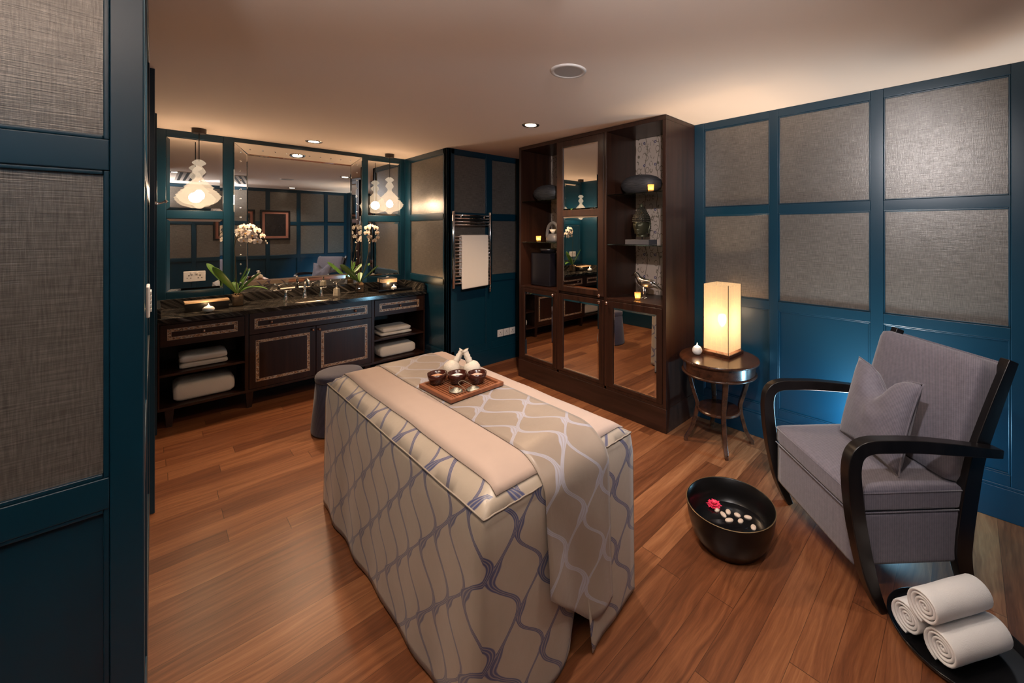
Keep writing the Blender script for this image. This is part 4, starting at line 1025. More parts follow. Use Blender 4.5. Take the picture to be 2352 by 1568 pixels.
# ------------------------------------------------------------------ stool
t = thing('round_stool', 'slate blue upholstered drum stool between the vanity and the massage bed', 'stool', (1.046, 3.655, 0))
emit('flared_body', lathe(NB(), [(0, 0.004), (0.188, 0.004), (0.196, 0.012), (0.197, 0.03), (0.180, 0.20), (0.165, 0.40), (0, 0.40)], 48), STOOLF, t, smooth=True)
emit('seat_pad', lathe(NB(), [(0, 0.4005), (0.166, 0.4005), (0.170, 0.412), (0.168, 0.44), (0.158, 0.455), (0.12, 0.464), (0, 0.468)], 48), STOOLF, t, smooth=True)

# ------------------------------------------------------------------ massage bed
BX0, BX1, BY0, BY1 = 0.705, 1.458, 1.068, 2.675; ZS = 0.70
def crown(x, y, r=0.15, h=0.068):
    d = max(0.0, min(x - BX0, BX1 - x, y - BY0, BY1 - y)); k = min(1, d / r)
    return ZS + h * (1 - (1 - k) ** 2.2) + 0.003 * noise.noise(Vector((x * 5, y * 5, 0)))
t = thing('massage_table', 'massage table hidden under the patterned bed cover', 'massage table', ((BX0 + BX1) / 2, (BY0 + BY1) / 2, 0))
hx, hy = (BX1 - BX0) / 2 - 0.06, (BY1 - BY0) / 2 - 0.06
bx('padded_top', -hx, hx, -hy, hy, 0.61, 0.675, BLACKM, t, bevel=0.02)
for sx in (-1, 1):
    for sy in (-1, 1): bx('leg', sx * (hx - 0.05) - 0.03, sx * (hx - 0.05) + 0.03, sy * (hy - 0.08) - 0.03, sy * (hy - 0.08) + 0.03, 0, 0.61, DARK, t)
bx('cross_rail', -hx + 0.05, hx - 0.05, -0.03, 0.03, 0.53, 0.61, DARK, t)

t = thing('bed_cover', 'tan floor length cover with blue chain embroidery on the massage bed', 'bed cover', (0, 0, 0))
bm = NB(); uv = bm.loops.layers.uv.new('pattern')
nx, ny = 24, 48
SLIT = 1.135
xs = [BX0 + (BX1 - BX0) * i / nx for i in range(nx + 1)]; ys = [BY0 + (BY1 - BY0) * i / ny for i in range(ny + 1)]
xs[min(range(nx + 1), key=lambda i: abs(xs[i] - SLIT))] = SLIT
grid = [[bm.verts.new((x, y, crown(x, y))) for y in ys] for x in xs]
def setuv(f, fn):
    for l in f.loops: l[uv].uv = fn(l.vert.co)
for i in range(nx):
    for j in range(ny):
        f = bm.faces.new((grid[i][j], grid[i + 1][j], grid[i + 1][j + 1], grid[i][j + 1]))
        c = f.calc_center_median()
        if c.x - BX0 < 0.2 and c.x - BX0 < c.y - BY0: setuv(f, lambda p: (p.y, ZS + (p.x - BX0)))
        elif BX1 - c.x < 0.15 and BX1 - c.x < c.y - BY0: setuv(f, lambda p: (p.y, ZS + (BX1 - p.x)))
        else: setuv(f, lambda p: (p.x, ZS + (p.y - BY0)))
isl = xs.index(SLIT)
per = [(SLIT, BY0, 0, -1, 'f')] + [(x, BY0, 0, -1, 'f') for x in reversed(xs[:isl])] + [(BX0, y, -1, 0, 'l') for y in ys[1:]] + [(x, BY1, 0, 1, 'b') for x in xs[1:]] + \
      [(BX1, y, 1, 0, 'r') for y in reversed(ys[:-1])] + [(x, BY0, 0, -1, 'f') for x in reversed(xs[isl:-1])]
nz = 26; cols = []
NP = len(per)
for k, (x, y, nx_, ny_, sd) in enumerate(per):
    col = []
    # corners point outwards diagonally
    corner = (abs(x - BX0) < 1e-4 or abs(x - BX1) < 1e-4) and (abs(y - BY0) < 1e-4 or abs(y - BY1) < 1e-4)
    n = Vector((nx_, ny_, 0))
    if corner: n = Vector((-1 if x < 1 else 1, -1 if y < 2 else 1, 0)) * 0.75
    for j in range(nz + 1):
        s = j / nz; z = ZS - (ZS - 0.012) * s
        fold = 0.010 * s * noise.noise(Vector((x * 5.0, y * 5.0, 3))) + 0.006 * s * math.sin(x * 23 + y * 19 + 1.3)
        fl = 0.012 * math.sin(PI * min(1, s * 6) * 0.5) + 0.018 * s + fold
        px, py = x + n.x * fl, y + n.y * fl
        if sd == 'f':
            op = max(0, (s - 0.45) / 0.55)
            if k < 8 : px -= 0.030 * op * (1 - k / 8.0) ** 1.5; py += 0.05 * op * (1 - k / 8.0) ** 2
            if k > NP - 9: e = (k - (NP - 9)) / 8.0; px += 0.006 * op * e ** 2; py -= 0.035 * op * e ** 2
        col.append(bm.verts.new((px, py, z)))
    cols.append((col, (x, y, sd)))
for a, b in zip(cols, cols[1:]):
    (ca, (xa, ya, sa)), (cb, (xb, yb, sb)) = a, b
    horiz = abs(yb - ya) > abs(xb - xa)
    for j in range(nz):
        f = bm.faces.new((ca[j], cb[j], cb[j + 1], ca[j + 1]))
        for l in f.loops:
            p = l.vert.co; src = (xa, ya) if l.vert in (ca[j], ca[j + 1]) else (xb, yb)
            l[uv].uv = (src[1] if (horiz and sa != 'r' and sb != 'r' or sa == 'l') else (2 * BY0 - (BX1 - BX0) - src[1] if horiz else BY0 - (src[0] - BX0)), p.z)
# close the loop at the slit: only the upper part is sewn
ca, cb = cols[-1][0], cols[0][0]
for j in range(int(nz * 0.45)):
    f = bm.faces.new((ca[j], cb[j], cb[j + 1], ca[j + 1])); setuv(f, lambda p: (BY0 - (p.x - BX0), p.z))
bmesh.ops.remove_doubles(bm, verts=bm.verts, dist=0.0005)
o = emit('cover_cloth', bm, BEDC, t, smooth=True)
md = o.modifiers.new('s', 'SOLIDIFY'); md.thickness = 0.004; md.offset = -1
PIP = plain('cover piping', (0.27, 0.225, 0.185), 0.6)
pts = [(BX0 - 0.003, BY0 - 0.003), (BX0 - 0.003, BY1), (BX1 + 0.003, BY1), (BX1 + 0.003, BY0 - 0.003)]
for a, b in list(zip(pts, pts[1:])) + [(pts[3], (1.292, BY0 - 0.003)), ((0.938, BY0 - 0.003), pts[0])]:
    m_ = 12; pp = [(a[0] + (b[0] - a[0]) * i / m_, a[1] + (b[1] - a[1]) * i / m_, ZS + 0.001 + 0.0015 * math.sin(i * 2.1)) for i in range(m_ + 1)]
    emit('piping', tube(NB(), pp, 0.0028, 8), PIP, t, smooth=True)

def drape(name, label, cat, x0, x1, ya, yb, off, mat, hang=None, uoff=0.0, edge=0.0):
    """cloth lying on the bed from ya to yb, optionally hanging over the front; hang(x) gives the lowest z"""
    t = thing(name, label, cat, (0, 0, 0)); bm = NB(); uv = bm.loops.layers.uv.new('pattern'); nX, nY = 18, 60; rows = []
    for i in range(nX + 1):
        x = x0 + (x1 - x0) * i / nX; r = []
        for j in range(nY + 1):
            y = yb + (ya - yb) * j / nY; xx = x + edge * noise.noise(Vector((y * 2.5, i > nX / 2, 5)))
            hz = crown(min(max(xx, BX0), BX1), min(max(y, BY0), BY1))
            z = hz + off
            if y < BY0: z -= 0.004
            if y > BY1: z = ZS + off - (y - BY1) * 1.5
            r.append((Vector((xx, y, z)), (x + uoff, -y)))
        if hang:
            zl = hang((i / nX)); m = 26; base = r[-1][0]; L0 = base.z - zl
            for j in range(1, m + 1):
                s = j / m; z = base.z - L0 * s
                bulge = 0.022 + 0.028 * s + 0.012 * s * math.sin(i * 0.55 + 0.5) + 0.006 * noise.noise(Vector((x * 8, z * 5, 9)))
                rr = min(1, (base.z - z) / 0.05)
                r.append((Vector((base.x + 0.015 * s * (i / nX - 0.5), base.y - bulge * rr ** 0.6, z)), (x + uoff, -ya + L0 * s)))
        rows.append([(bm.verts.new(p), q) for p, q in r])
    for a, b in zip(rows, rows[1:]):
        for j in range(len(a) - 1):
            f = bm.faces.new((a[j][0], b[j][0], b[j + 1][0], a[j + 1][0]))
            for l, q in zip(f.loops, (a[j][1], b[j][1], b[j + 1][1], a[j + 1][1])): l[uv].uv = q
    o = emit('cloth', bm, mat, t, smooth=True); md = o.modifiers.new('s', 'SOLIDIFY'); md.thickness = 0.003; md.offset = 1
    return t
drape('flat_sheet', 'plain rose beige sheet laid along the top of the massage bed', 'sheet', 0.772, 1.445, 1.098, 2.66, 0.003, BEIGE, edge=0.006)
drape('bed_runner', 'patterned tan runner along the middle of the bed, hanging over its near end', 'bed runner', 0.945, 1.285, 1.075, 2.67, 0.008, RUNC,
      hang=lambda s: 0.335 - 0.215 * min(1, s / 0.58) if s < 0.58 else 0.13 - 0.02 * s, uoff=0.02, edge=0.004)

# tray set on the bed
TZ = 0.778
t = thing('slatted_tray', 'square slatted reddish bamboo tray on the massage bed', 'tray', (1.108, 1.882, TZ + 0.001), 0.04)
BAM = m_wood('reddish bamboo', [(0.13, 0.038, 0.016), (0.28, 0.095, 0.04)], 'y', 0.4)
for k in range(18):
    x = -0.127 + k * 0.01495
    bx('slat', x - 0.0046, x + 0.0046, -0.133, 0.133, 0.006, 0.012, BAM, t)
for (a, b, c, d_) in ((-0.155, 0.155, -0.150, -0.132), (-0.155, 0.155, 0.132, 0.150), (-0.155, -0.134, -0.132, 0.132), (0.134, 0.155, -0.132, 0.132)):
    bx('tray_rim', a, b, c, d_, 0.004, 0.024, BAM, t, bevel=0.003)
for y in (-0.10, 0.10): bx('cross_foot', -0.13, 0.13, y - 0.008, y + 0.008, 0, 0.006, BAM, t)
BOWLM = plain('dark red wooden bowl', (0.045, 0.010, 0.006), 0.22, coat=0.4)
def bowl(x, y, label, content, colr):
    t = thing('wooden_bowl', label, 'bowl', (x, y, TZ + 0.0135), 0, 'small dark bowls on the bamboo tray')
    emit('bowl', lathe(NB(), [(0, 0), (0.026, 0), (0.037, 0.012), (0.047, 0.036), (0.0495, 0.057), (0.0465, 0.057), (0.043, 0.036), (0.031, 0.014), (0, 0.008)], 36), BOWLM, t, smooth=True)
    bm = NB(); ellipsoid(bm, (0.0, 0.0, 0.031), 0.040, 0.040, 0.016, 24, 12, 0, 0.10 if content != 'salt' else 0.03)
    emit(content, bm, plain(content, colr, 0.85, var=0.2), t, smooth=True)
bowl(1.028, 1.988, 'dark wooden bowl with brown scrub, leftmost of three on the tray', 'scrub', (0.50, 0.26, 0.15))
bowl(1.103, 1.918, 'dark wooden bowl with white salt, middle of three on the tray', 'salt', (0.80, 0.76, 0.72))
bowl(1.178, 1.848, 'dark wooden bowl with pink clay powder, rightmost of three on the tray', 'clay_powder', (0.62, 0.38, 0.29))
def compress(x, y, lean, label):
    t = thing('herbal_compress', label, 'herbal compress', (x, y, TZ + 0.0135), 0, 'herbal compress balls on the tray')
    CL = plain('muslin', (0.66, 0.58, 0.48), 0.9, bumps=(120, 0.8))
    bm = NB(); ellipsoid(bm, (0, 0, 0.043), 0.045, 0.045, 0.042, 30, 18, 0, 0.05); emit('wrapped_ball', bm, CL, t, smooth=True)
    dv = Vector(lean).normalized(); p0 = Vector((0, 0, 0.043)) + dv * 0.036
    pts = [p0 + dv * (0.009 * i) for i in range(9)]; rad = [0.020, 0.016, 0.019, 0.015, 0.018, 0.0145, 0.0165, 0.015, 0.023]
    emit('tied_neck', tube(NB(), pts, rad, 16), CL, t, smooth=True)
compress(1.140, 2.040, (0.55, -0.05, 0.75), 'white herbal compress ball at the back left of the tray')
compress(1.215, 1.955, (-0.25, 0.25, 0.85), 'white herbal compress ball at the back right of the tray')
t = thing('hand_cymbals', 'pair of engraved metal hand cymbals joined by a thin cord on the tray', 'cymbals', (1.045, 1.84, TZ + 0.0135), 0.0)
CYM = plain('engraved pale metal', (0.42, 0.42, 0.36), 0.35, 0.8, var=0.5, bumps=(220, 0.8))
for x, y in ((0.0, -0.01), (0.072, -0.052)):
    emit('cymbal', lathe(NB(), [(0, 0.018), (0.011, 0.016), (0.016, 0.008), (0.030, 0.005), (0.034, 0.001), (0.030, 0.0), (0, 0.006)], 28, (x, y, 0)), CYM, t, smooth=True)
emit('cord', tube(NB(), smoothpath([(0, -0.01, 0.017), (-0.02, 0.012, 0.022), (-0.035, -0.02, 0.008), (-0.01, -0.055, 0.006), (0.03, -0.05, 0.008), (0.02, 0.0, 0.03), (0.05, 0.004, 0.034), (0.072, -0.052, 0.017)]), 0.0016, 6), plain('leather cord', (0.16, 0.12, 0.08), 0.6), t, smooth=True)

# ------------------------------------------------------------------ side table and lamp
TX, TY, TR, TH = 2.955, 1.348, 0.286, 0.645
t = thing('side_table', 'round dark wood side table with curved legs between the cabinet and the armchair', 'side table', (TX, TY, 0))
emit('table_top', lathe(NB(), [(0, TH - 0.022), (TR - 0.012, TH - 0.022), (TR - 0.002, TH - 0.018), (TR, TH - 0.010), (TR - 0.003, TH - 0.002), (TR - 0.010, TH), (0, TH)], 72), TABLEW, t, smooth=False, bevel=0.001)
emit('apron', lathe(NB(), [(0, TH - 0.1), (TR - 0.030, TH - 0.1), (TR - 0.026, TH - 0.022), (0, TH - 0.022)], 72), TABLEW, t, bevel=0.001)
emit('apron_bead', lathe(NB(), [(TR - 0.034, TH - 0.118), (TR - 0.020, TH - 0.116), (TR - 0.016, TH - 0.109), (TR - 0.020, TH - 0.102), (TR - 0.034, TH - 0.100)], 72), TABLEW, t, smooth=True)
emit('lower_shelf', lathe(NB(), [(0, 0.240), (0.150, 0.240), (0.158, 0.246), (0.158, 0.256), (0.150, 0.262), (0, 0.262)], 64), TABLEW, t, bevel=0.001)
for k in range(4):
    a = math.radians(37 + 90 * k); c, s = math.cos(a), math.sin(a)
    prof = smoothpath([(0.215, 0, 0.535), (0.205, 0, 0.46), (0.180, 0, 0.37), (0.158, 0, 0.30), (0.158, 0, 0.25), (0.172, 0, 0.18), (0.200, 0, 0.09), (0.240, 0, 0.022)], 5)
    n_ = len(prof); bm = NB(); sec = []
    for i, p in enumerate(prof):
        tt = (prof[min(i + 1, n_ - 1)] - prof[max(i - 1, 0)]).normalized(); nn = Vector((tt.z, 0, -tt.x)); hw = 0.019 - 0.006 * i / n_; ht = 0.013
        sec.append([bm.verts.new(p + nn * ht * q + Vector((0, hw * r_, 0))) for q, r_ in ((-1, -1), (1, -1), (1, 1), (-1, 1))])
    for u_, v_ in zip(sec, sec[1:]):
        for q in range(4): bm.faces.new((u_[q], u_[(q + 1) % 4], v_[(q + 1) % 4], v_[q]))
    bm.faces.new(sec[0]); bm.faces.new(sec[-1])
    box(bm, 0.226, 0.254, -0.012, 0.012, 0.0, 0.026)
    emit('leg', xform(bm, Matrix.Rotation(a, 4, 'Z')), TABLEW, t, bevel=0.002)
t = thing('table_lamp', 'lit table lamp with a tall square pale panelled shade on the side table', 'table lamp', (3.052, 1.362, TH), -0.064)
bx('lamp_base', -0.115, 0.115, -0.115, 0.115, 0.0, 0.024, TABLEW, t, bevel=0.002)
emit('lamp_stem', cyl(NB(), (0, 0), 0.010, 0.024, 0.20), SILVER, t)
emit('bulb', lathe(NB(), [(0, 0.20), (0.014, 0.21), (0.030, 0.245), (0.033, 0.27), (0.024, 0.295), (0, 0.305)], 20), BULB, t, smooth=True)
lw_ = 0.100
for (a, b, c, d_) in ((-lw_, lw_, -lw_, -lw_ + 0.0015), (-lw_, lw_, lw_ - 0.0015, lw_), (-lw_, -lw_ + 0.0015, -lw_ + 0.0015, lw_ - 0.0015), (lw_ - 0.0015, lw_, -lw_ + 0.0015, lw_ - 0.0015)):
    bx('shade_panel', a, b, c, d_, 0.038, 0.535, PAPER, t)
for sx in (-1, 1):
    for sy in (-1, 1): bx('shade_edge', sx * lw_ - 0.0018, sx * lw_ + 0.0018, sy * lw_ - 0.0018, sy * lw_ + 0.0018, 0.024, 0.537, plain('dark shade edge', (0.05, 0.02, 0.01), 0.5), t)
light('POINT', 'table_lamp_bulb', (0, 0, 0.262), 48, (1, 0.70, 0.42), 0.04, parent=t)
ball_candle(2.872, 1.478, TH + 0.001, 0.037, 'lit mosaic candle ball beside the table lamp')

# ------------------------------------------------------------------ armchair
AX, AY, ATH = 2.077, 0.355, 0.815; CW = 0.60
t = thing('armchair', 'mauve grey upholstered armchair with curved black wooden arms', 'armchair', (AX, AY, 0), ATH)
# local x = across the seat (0 near arm .. CW far arm), local y = -depth
def rbox(name, x0, x1, v0, v1, z0, z1, r, parent, mat, sub=6, puff=0.0, rotx=0.0, pivot=None, edge=None):
    """rounded cushion box in chair coordinates, v = depth towards the back"""
    bm = NB(); box(bm, x0, x1, -v1, -v0, z0, z1)
    bmesh.ops.subdivide_edges(bm, edges=bm.edges, cuts=sub * 2, use_grid_fill=True)
    c = Vector(((x0 + x1) / 2, -(v0 + v1) / 2, (z0 + z1) / 2)); h = Vector(((x1 - x0) / 2, (v1 - v0) / 2, (z1 - z0) / 2))
    for v in bm.verts:
        q = v.co - c
        inner = Vector([max(-(h[i] - r), min(h[i] - r, q[i])) for i in range(3)])
        e = q - inner
        if e.length > r: e = e.normalized() * r
        q = inner + e
        if puff:
            thin = min(range(3), key=lambda i: h[i]); o_ = [i for i in range(3) if i != thin]
            k = (1 - (q[o_[0]] / h[o_[0]]) ** 2) * (1 - (q[o_[1]] / h[o_[1]]) ** 2)
            q[thin] *= 1 + puff * max(0, k)
        v.co = c + q
    if rotx: xform(bm, Matrix.Translation(pivot) @ Matrix.Rotation(rotx, 4, 'X') @ Matrix.Translation(-Vector(pivot)))
    o = emit(name, bm, mat, parent, smooth=True); return o
rbox('seat_base', 0.0, CW, 0.004, 0.535, 0.150, 0.375, 0.012, t, CHAIRF)
rbox('seat_cushion', 0.0, CW, -0.006, 0.530, 0.378, 0.478, 0.020, t, CHAIRF, puff=0.16)
rbox('back_cushion', 0.018, CW - 0.018, 0.435, 0.590, 0.490, 1.055, 0.035, t, CHAIRF, puff=0.10, rotx=0.30, pivot=(0, -0.435, 0.49))
def seam(pts, parent): emit('seam_piping', tube(NB(), pts, 0.003, 6), CHAIRF, parent, smooth=True)
for zz in (0.379, 0.462):
    seam([(0.004, 0.004, zz), (CW - 0.004, 0.004, zz)], t); seam([(-0.001, 0.0, zz), (-0.001, -0.52, zz)], t)
def arm_poly(cl, th):
    P_ = smoothpath([(v, 0, z) for v, z in cl], 6); n_ = len(P_); K = len(th) - 1; A, B = [], []
    for i, p in enumerate(P_):
        tt = (P_[min(i + 1, n_ - 1)] - P_[max(i - 1, 0)]).normalized(); nn = Vector((-tt.z, 0, tt.x))
        s = i / (n_ - 1) * K; k0 = min(int(s), K - 1); hw = (th[k0] + (th[k0 + 1] - th[k0]) * (s - k0)) / 2
        A.append(p + nn * hw); B.append(p - nn * hw)
    return A, B
def sweep(name, cl, th, u0, u1, parent):
    A, B = arm_poly(cl, th); bm = NB(); S = []
    for a, b in zip(A, B): S.append([bm.verts.new((u, -q.x, q.z)) for u, q in ((u0, a), (u1, a), (u1, b), (u0, b))])
    for a, b in zip(S, S[1:]):
        for k in range(4): bm.faces.new((a[k], a[(k + 1) % 4], b[(k + 1) % 4], b[k]))
    bm.faces.new(S[0]); bm.faces.new(S[-1]); return emit(name, bm, EBONY, parent, bevel=0.004)
armcl = [(0.096, 0.0), (0.060, 0.08), (0.028, 0.18), (-0.010, 0.36), (-0.028, 0.50), (-0.032, 0.60), (-0.012, 0.662), (0.040, 0.688), (0.13, 0.690), (0.25, 0.686), (0.41, 0.670), (0.615, 0.646)]
armth = [0.030, 0.045, 0.058, 0.062, 0.062, 0.058, 0.058, 0.056, 0.055, 0.054, 0.050, 0.036]
postcl = [(0.560, 0.0), (0.520, 0.06), (0.497, 0.16), (0.500, 0.26), (0.530, 0.46), (0.565, 0.62), (0.640, 0.82), (0.722, 1.02)]
postth = [0.036, 0.058, 0.072, 0.076, 0.074, 0.066, 0.058, 0.046]
for u0, u1 in ((-0.062, -0.012), (CW + 0.012, CW + 0.062)):
    sweep('arm_and_front_leg', armcl, armth, u0, u1, t)
for u0, u1 in ((-0.011, 0.030), (CW - 0.030, CW + 0.011)):
    sweep('back_post', postcl, postth, u0, u1, t)
for zc, vc in ((0.955, 0.700), (0.30, 0.545)):
    bm = NB(); box(bm, 0.030, CW - 0.030, -vc - 0.014, -vc + 0.014, zc - 0.035, zc + 0.035); emit('back_rail', bm, EBONY, t, bevel=0.003)
bm = NB(); box(bm, 0.031, CW - 0.031, -0.01, 0.008, -0.27, 0.27); xform(bm, Matrix.Translation((0, -0.655, 0.74)) @ Matrix.Rotation(0.33, 4, 'X')); emit('back_board', bm, CHAIRF, t, bevel=0.003)
# throw cushion standing on the seat
cush = thing('throw_cushion', 'square mauve cushion with a chopped top edge standing on the armchair seat', 'cushion', (0, 0, 0))
bm = NB(); n_ = 26; W_ = 0.215; T_ = 0.075; gf, gb = [], []
def cpt(u, v, sgn):
    uu = u * (1 - 0.10 * (1 - v * v)); vv = v * (1 - 0.10 * (1 - u * u))
    th = T_ * max(0, (1 - u ** 2) * (1 - v ** 2)) ** 0.42
    chop = math.exp(-((u + 0.05) / 0.30) ** 2) * max(0, (v + 0.15) / 1.15) ** 1.6
    y = vv * W_ - 0.105 * chop
    th *= (1 - 0.45 * chop)
    cr = 0.010 * noise.noise(Vector((u * 2.6, v * 2.6, sgn))) * (1 - abs(u)) * (1 - abs(v)) * 2
    return Vector((uu * W_, sgn * (th + cr) - 0.02 * chop, y))
for sgn, g in ((1, gf), (-1, gb)):
    for i in range(n_ + 1):
        r = []
        for j in range(n_ + 1):
            if sgn == -1 and (i in (0, n_) or j in (0, n_)): r.append(gf[i][j])
            else: r.append(bm.verts.new(cpt(-1 + 2 * i / n_, -1 + 2 * j / n_, sgn)))
        g.append(r)
for g in (gf, gb):
    for i in range(n_):
        for j in range(n_): bm.faces.new((g[i][j], g[i + 1][j], g[i + 1][j + 1], g[i][j + 1]))
rim = [cpt(-1 + 2 * i / 20, -1, 1) for i in range(20)] + [cpt(1, -1 + 2 * i / 20, 1) for i in range(20)] + [cpt(1 - 2 * i / 20, 1, 1) for i in range(20)] + [cpt(-1, 1 - 2 * i / 20, 1) for i in range(21)]
# chair matrix -> world: local cushion x across, y out of the face, z up
CM = Matrix.Translation((AX, AY, 0)) @ Matrix.Rotation(ATH, 4, 'Z') @ Matrix.Translation((0.285, -0.345, 0.685)) @ Matrix.Rotation(0.27, 4, 'X') @ Matrix.Rotation(-0.08, 4, 'Z') @ Matrix.Rotation(0.0, 4, 'Y')
cush.matrix_world = CM
emit('cushion_body', bm, CHAIRF, cush, smooth=True)
emit('piped_edge', tube(NB(), rim, 0.0042, 8, caps=False), CHAIRF, cush, smooth=True)

# small cool uplight added unseen behind the armchair, for the glow on the wall
t = thing('added_uplight', 'small black floor uplight added unseen behind the armchair, washing the blue wall', 'floor light', (3.06, 0.42, 0))
emit('housing', lathe(NB(), [(0, 0), (0.045, 0), (0.05, 0.005), (0.05, 0.07), (0.042, 0.072), (0.042, 0.055), (0, 0.055)], 32), BLACKM, t, smooth=False)
emit('lens', lathe(NB(), [(0, 0.058), (0.04, 0.058)], 32), m_emit('cool lens', (0.55, 0.78, 1.0), 8), t)
light('POINT', 'uplight_glow', (0, 0, 0.30), 12, COOL, 0.06, parent=t)
light('SPOT', 'ceiling_fill_beam', (0, 0, 0.08), 58, (1.0, 0.89, 0.78), 0.22, (PI, 0, 0), math.radians(85), 0.8, t)  # beam added to brighten the ceiling and bounce into the room

# unseen fill lamp added behind the camera to bounce light off the ceiling
t = thing('added_uplighter', 'slim black uplighter added as unseen fill in the entry corner, behind the viewpoint', 'added fill lamp', (-0.5, -0.2, 0))
emit('lamp_foot', lathe(NB(), [(0, 0), (0.13, 0), (0.13, 0.012), (0.02, 0.022), (0, 0.022)], 40), BLACKM, t, smooth=True)
emit('pole', cyl(NB(), (0, 0), 0.011, 0.02, 1.72), BLACKM, t, smooth=True)
emit('bowl_shade', lathe(NB(), [(0, 1.72), (0.06, 1.73), (0.14, 1.79), (0.16, 1.83), (0.155, 1.83), (0.135, 1.795), (0.055, 1.74), (0, 1.735)], 40), BLACKM, t, smooth=True)
light('SPOT', 'bounce_fill_beam', (0, 0, 1.80), 80, (1.0, 0.95, 0.93), 0.10, (PI, 0, 0), math.radians(165), 0.4, t)

# ------------------------------------------------------------------ foot bath bowl
t = thing('foot_bath_bowl', 'deep round black foot bath bowl filled with water in front of the armchair', 'bowl', (2.046, 0.873, 0))
emit('bowl_shell', lathe(NB(), [(0, 0.0), (0.125, 0.0), (0.150, 0.006), (0.185, 0.06), (0.206, 0.13), (0.215, 0.200), (0.2155, 0.204), (0.211, 0.2055), (0.2075, 0.203), (0.199, 0.13), (0.178, 0.066), (0.0, 0.062)], 72), plain('black glazed bowl', (0.004, 0.0035, 0.0035), 0.28, spec=0.3), t, smooth=True)
emit('gold_rim', lathe(NB(), [(0.2108, 0.2045), (0.2132, 0.2062), (0.2156, 0.2045)], 72), plain('worn brass rim', (0.22, 0.15, 0.08), 0.35, 0.7), t, smooth=True)
emit('water', lathe(NB(), [(0, 0.086), (0.1842, 0.086)], 64), plain('dark still water', (0.004, 0.004, 0.005), 0.0, spec=1.0), t)
PEB = plain('cream pebble', (0.52, 0.42, 0.34), 0.6, var=0.15)
fx = [(2.115, 0.975), (2.140, 0.925), (2.103, 0.935), (2.150, 0.880), (2.172, 0.833), (2.083, 0.895), (2.118, 0.850), (2.118, 0.785)]
# pixel measured line of stones, kept inside the bowl
names = ['half hidden behind the flower', 'second in the back row', 'next to the pink flower', 'third in the back row', 'at the end of the back row', 'in the front row nearest the light patch', 'in the middle of the front row', 'set apart at the right end']
for i, (x, y) in enumerate(fx):
    o = emit('pebble', ellipsoid(NB(), (0, 0, 0), 0.0175 + 0.0025 * (i % 3), 0.0125 + 0.001 * (i % 2), 0.0085, 20, 12, 0.5 * i), PEB, smooth=True)
    o.location = (x - 0.008, y - 0.006, 0.0875); tag(o, 'cream pebble in the foot bath, ' + names[i], 'pebble', 'pebbles in the foot bath')
t = thing('gerbera_flower', 'bright pink gerbera flower floating in the foot bath', 'flower', (2.125, 0.995, 0.088), 0.3)
PINK = plain('pink petals', (0.75, 0.035, 0.10), 0.5, var=0.3)
for ring, (cnt, ln, el) in enumerate(((22, 0.038, 0.12), (20, 0.032, 0.35), (14, 0.020, 0.75))):
    bm = NB()
    for k in range(cnt):
        a = 2 * PI * k / cnt + ring * 0.15; l_ = ln * (0.88 + 0.12 * math.sin(k * 2.3)); w_ = 0.0036
        d_ = Vector((math.cos(a) * math.cos(el), math.sin(a) * math.cos(el), math.sin(el))); s_ = Vector((-math.sin(a), math.cos(a), 0)); b_ = Vector((0, 0, 0.004 + 0.003 * ring)) + d_ * 0.005
        vs = [bm.verts.new(b_ + d_ * l_ * f_ + s_ * w_ * g_ + Vector((0, 0, h_))) for f_, g_, h_ in ((0, -0.4, 0), (0.5, -1, 0.001), (0.9, -0.8, 0), (1.0, 0, -0.001), (0.9, 0.8, 0), (0.5, 1, 0.001), (0, 0.4, 0))]
        bm.faces.new(vs)
    o = emit('petal_ring', bm, PINK, t); md = o.modifiers.new('s', 'SOLIDIFY'); md.thickness = 0.0008
emit('flower_centre', ellipsoid(NB(), (0, 0, 0.012), 0.009, 0.009, 0.006, 16, 10), plain('dark pink centre', (0.45, 0.02, 0.05), 0.7), t, smooth=True)

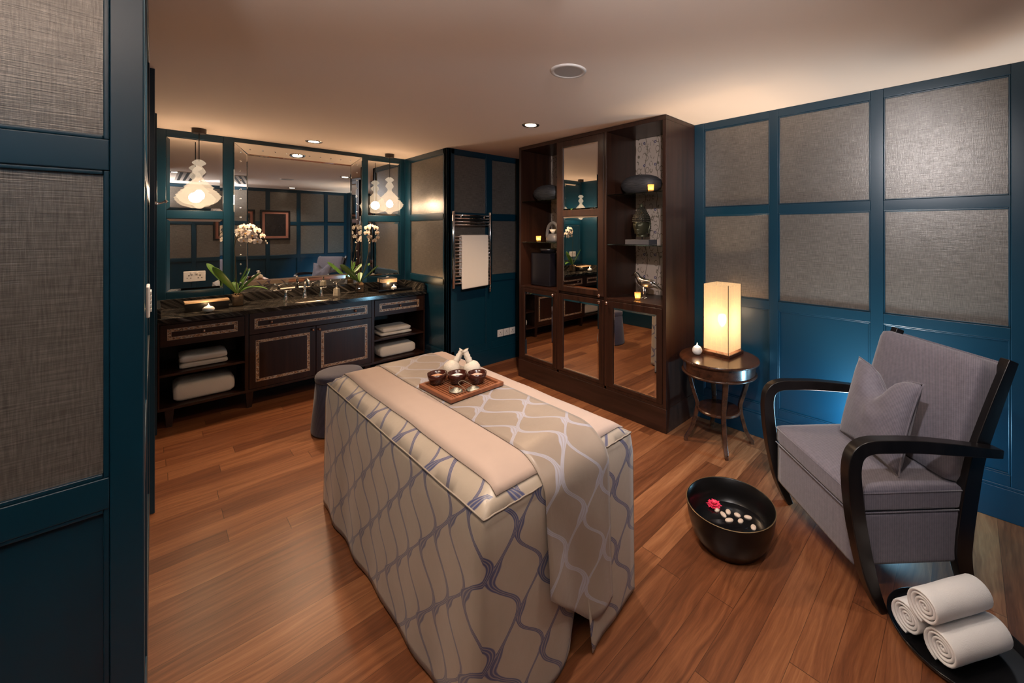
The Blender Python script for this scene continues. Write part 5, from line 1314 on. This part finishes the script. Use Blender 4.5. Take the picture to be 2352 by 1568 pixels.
# ------------------------------------------------------------------ oval tray with rolled towels
RA = math.atan2(-0.54, 0.84)
t = thing('oval_tray', 'oval black lacquer tray on the floor under the rolled towels', 'tray', (2.135, 0.015, 0), RA)
emit('tray_body', lathe(NB(), [(0, 0), (0.86, 0), (0.94, 0.006), (1.0, 0.030), (0.985, 0.031), (0.92, 0.012), (0.84, 0.008), (0, 0.008)], 72, (0, 0, 0), 0.215, 0.235), BLACK, t, smooth=True)
def rolled(x, y, z, r, ln, label, turns=4.4, rot=0.0, sq=1.0):
    t = thing('rolled_towel', label, 'towel', (x, y, z), RA, 'rolled towels on the oval tray')
    bm = NB(); N_ = 110; th = r / (turns + 0.35) * 0.93; prof = []
    # spiral band: outer line going in, inner line coming back
    outer = []; inner = []
    for i in range(N_ + 1):
        s = i / N_; a = s * turns * 2 * PI + rot; rr = r - (r - th * 0.55) * s
        outer.append((rr, a)); inner.append((max(0.001, rr - th * 0.86), a))
    m = 8; sects = []
    for k in range(m + 1):
        X = ln * k / m; e = 0.0
        sh = 1.0
        if k in (0, m): sh = 0.94
        sec = []
        for (rr, a) in outer + list(reversed(inner)):
            q = rr
            px = X + (0.010 * (1 - rr / r) * (1 if k == 0 else -1) if k in (0, m) else 0)
            ed = 0.003 * noise.noise(Vector((a * 0.8, X * 9, 1)))
            if k in (0, m):
                mid = 0.0
            sec.append(Vector((px, (q + ed) * math.cos(a), sq * (q + ed) * math.sin(a) + sq * r)))
        sects.append(sec)
    # small rounded lip at both ends
    def shrink(sec, amt, dx):
        n2 = len(sec); out = []
        for i in range(n2):
            o_ = sec[n2 - 1 - i]; c_ = (sec[i] + o_) / 2; out.append(Vector((sec[i].x + dx, c_.y + (sec[i].y - c_.y) * amt, c_.z + (sec[i].z - c_.z) * amt)))
        return out
    full = [shrink(sects[0], 0.45, -0.006), shrink(sects[0], 0.82, -0.003)] + sects[0:] + [shrink(sects[-1], 0.82, 0.003), shrink(sects[-1], 0.45, 0.006)]
    V_ = [[bm.verts.new(p) for p in s] for s in full]; n2 = len(V_[0])
    for a, b in zip(V_, V_[1:]):
        for i in range(n2): bm.faces.new((a[i], a[(i + 1) % n2], b[(i + 1) % n2], b[i]))
    for e in (V_[0], V_[-1]):
        for i in range(n2 // 2 - 1): bm.faces.new((e[i], e[i + 1], e[n2 - 2 - i], e[n2 - 1 - i]))
    emit('towel_roll', bm, TOWELW, t, smooth=True)
    return t
z0 = 0.0125
rolled(1.985, 0.068, z0, 0.062, 0.27, 'rolled white towel in front at the bottom of the pile', rot=-1.3)
rolled(2.050, 0.172, z0, 0.062, 0.26, 'rolled white towel at the back left of the pile', rot=-1.6)
rolled(2.000, 0.118, z0 + 0.108, 0.062, 0.27, 'rolled white towel on top of the other two', rot=-1.5)
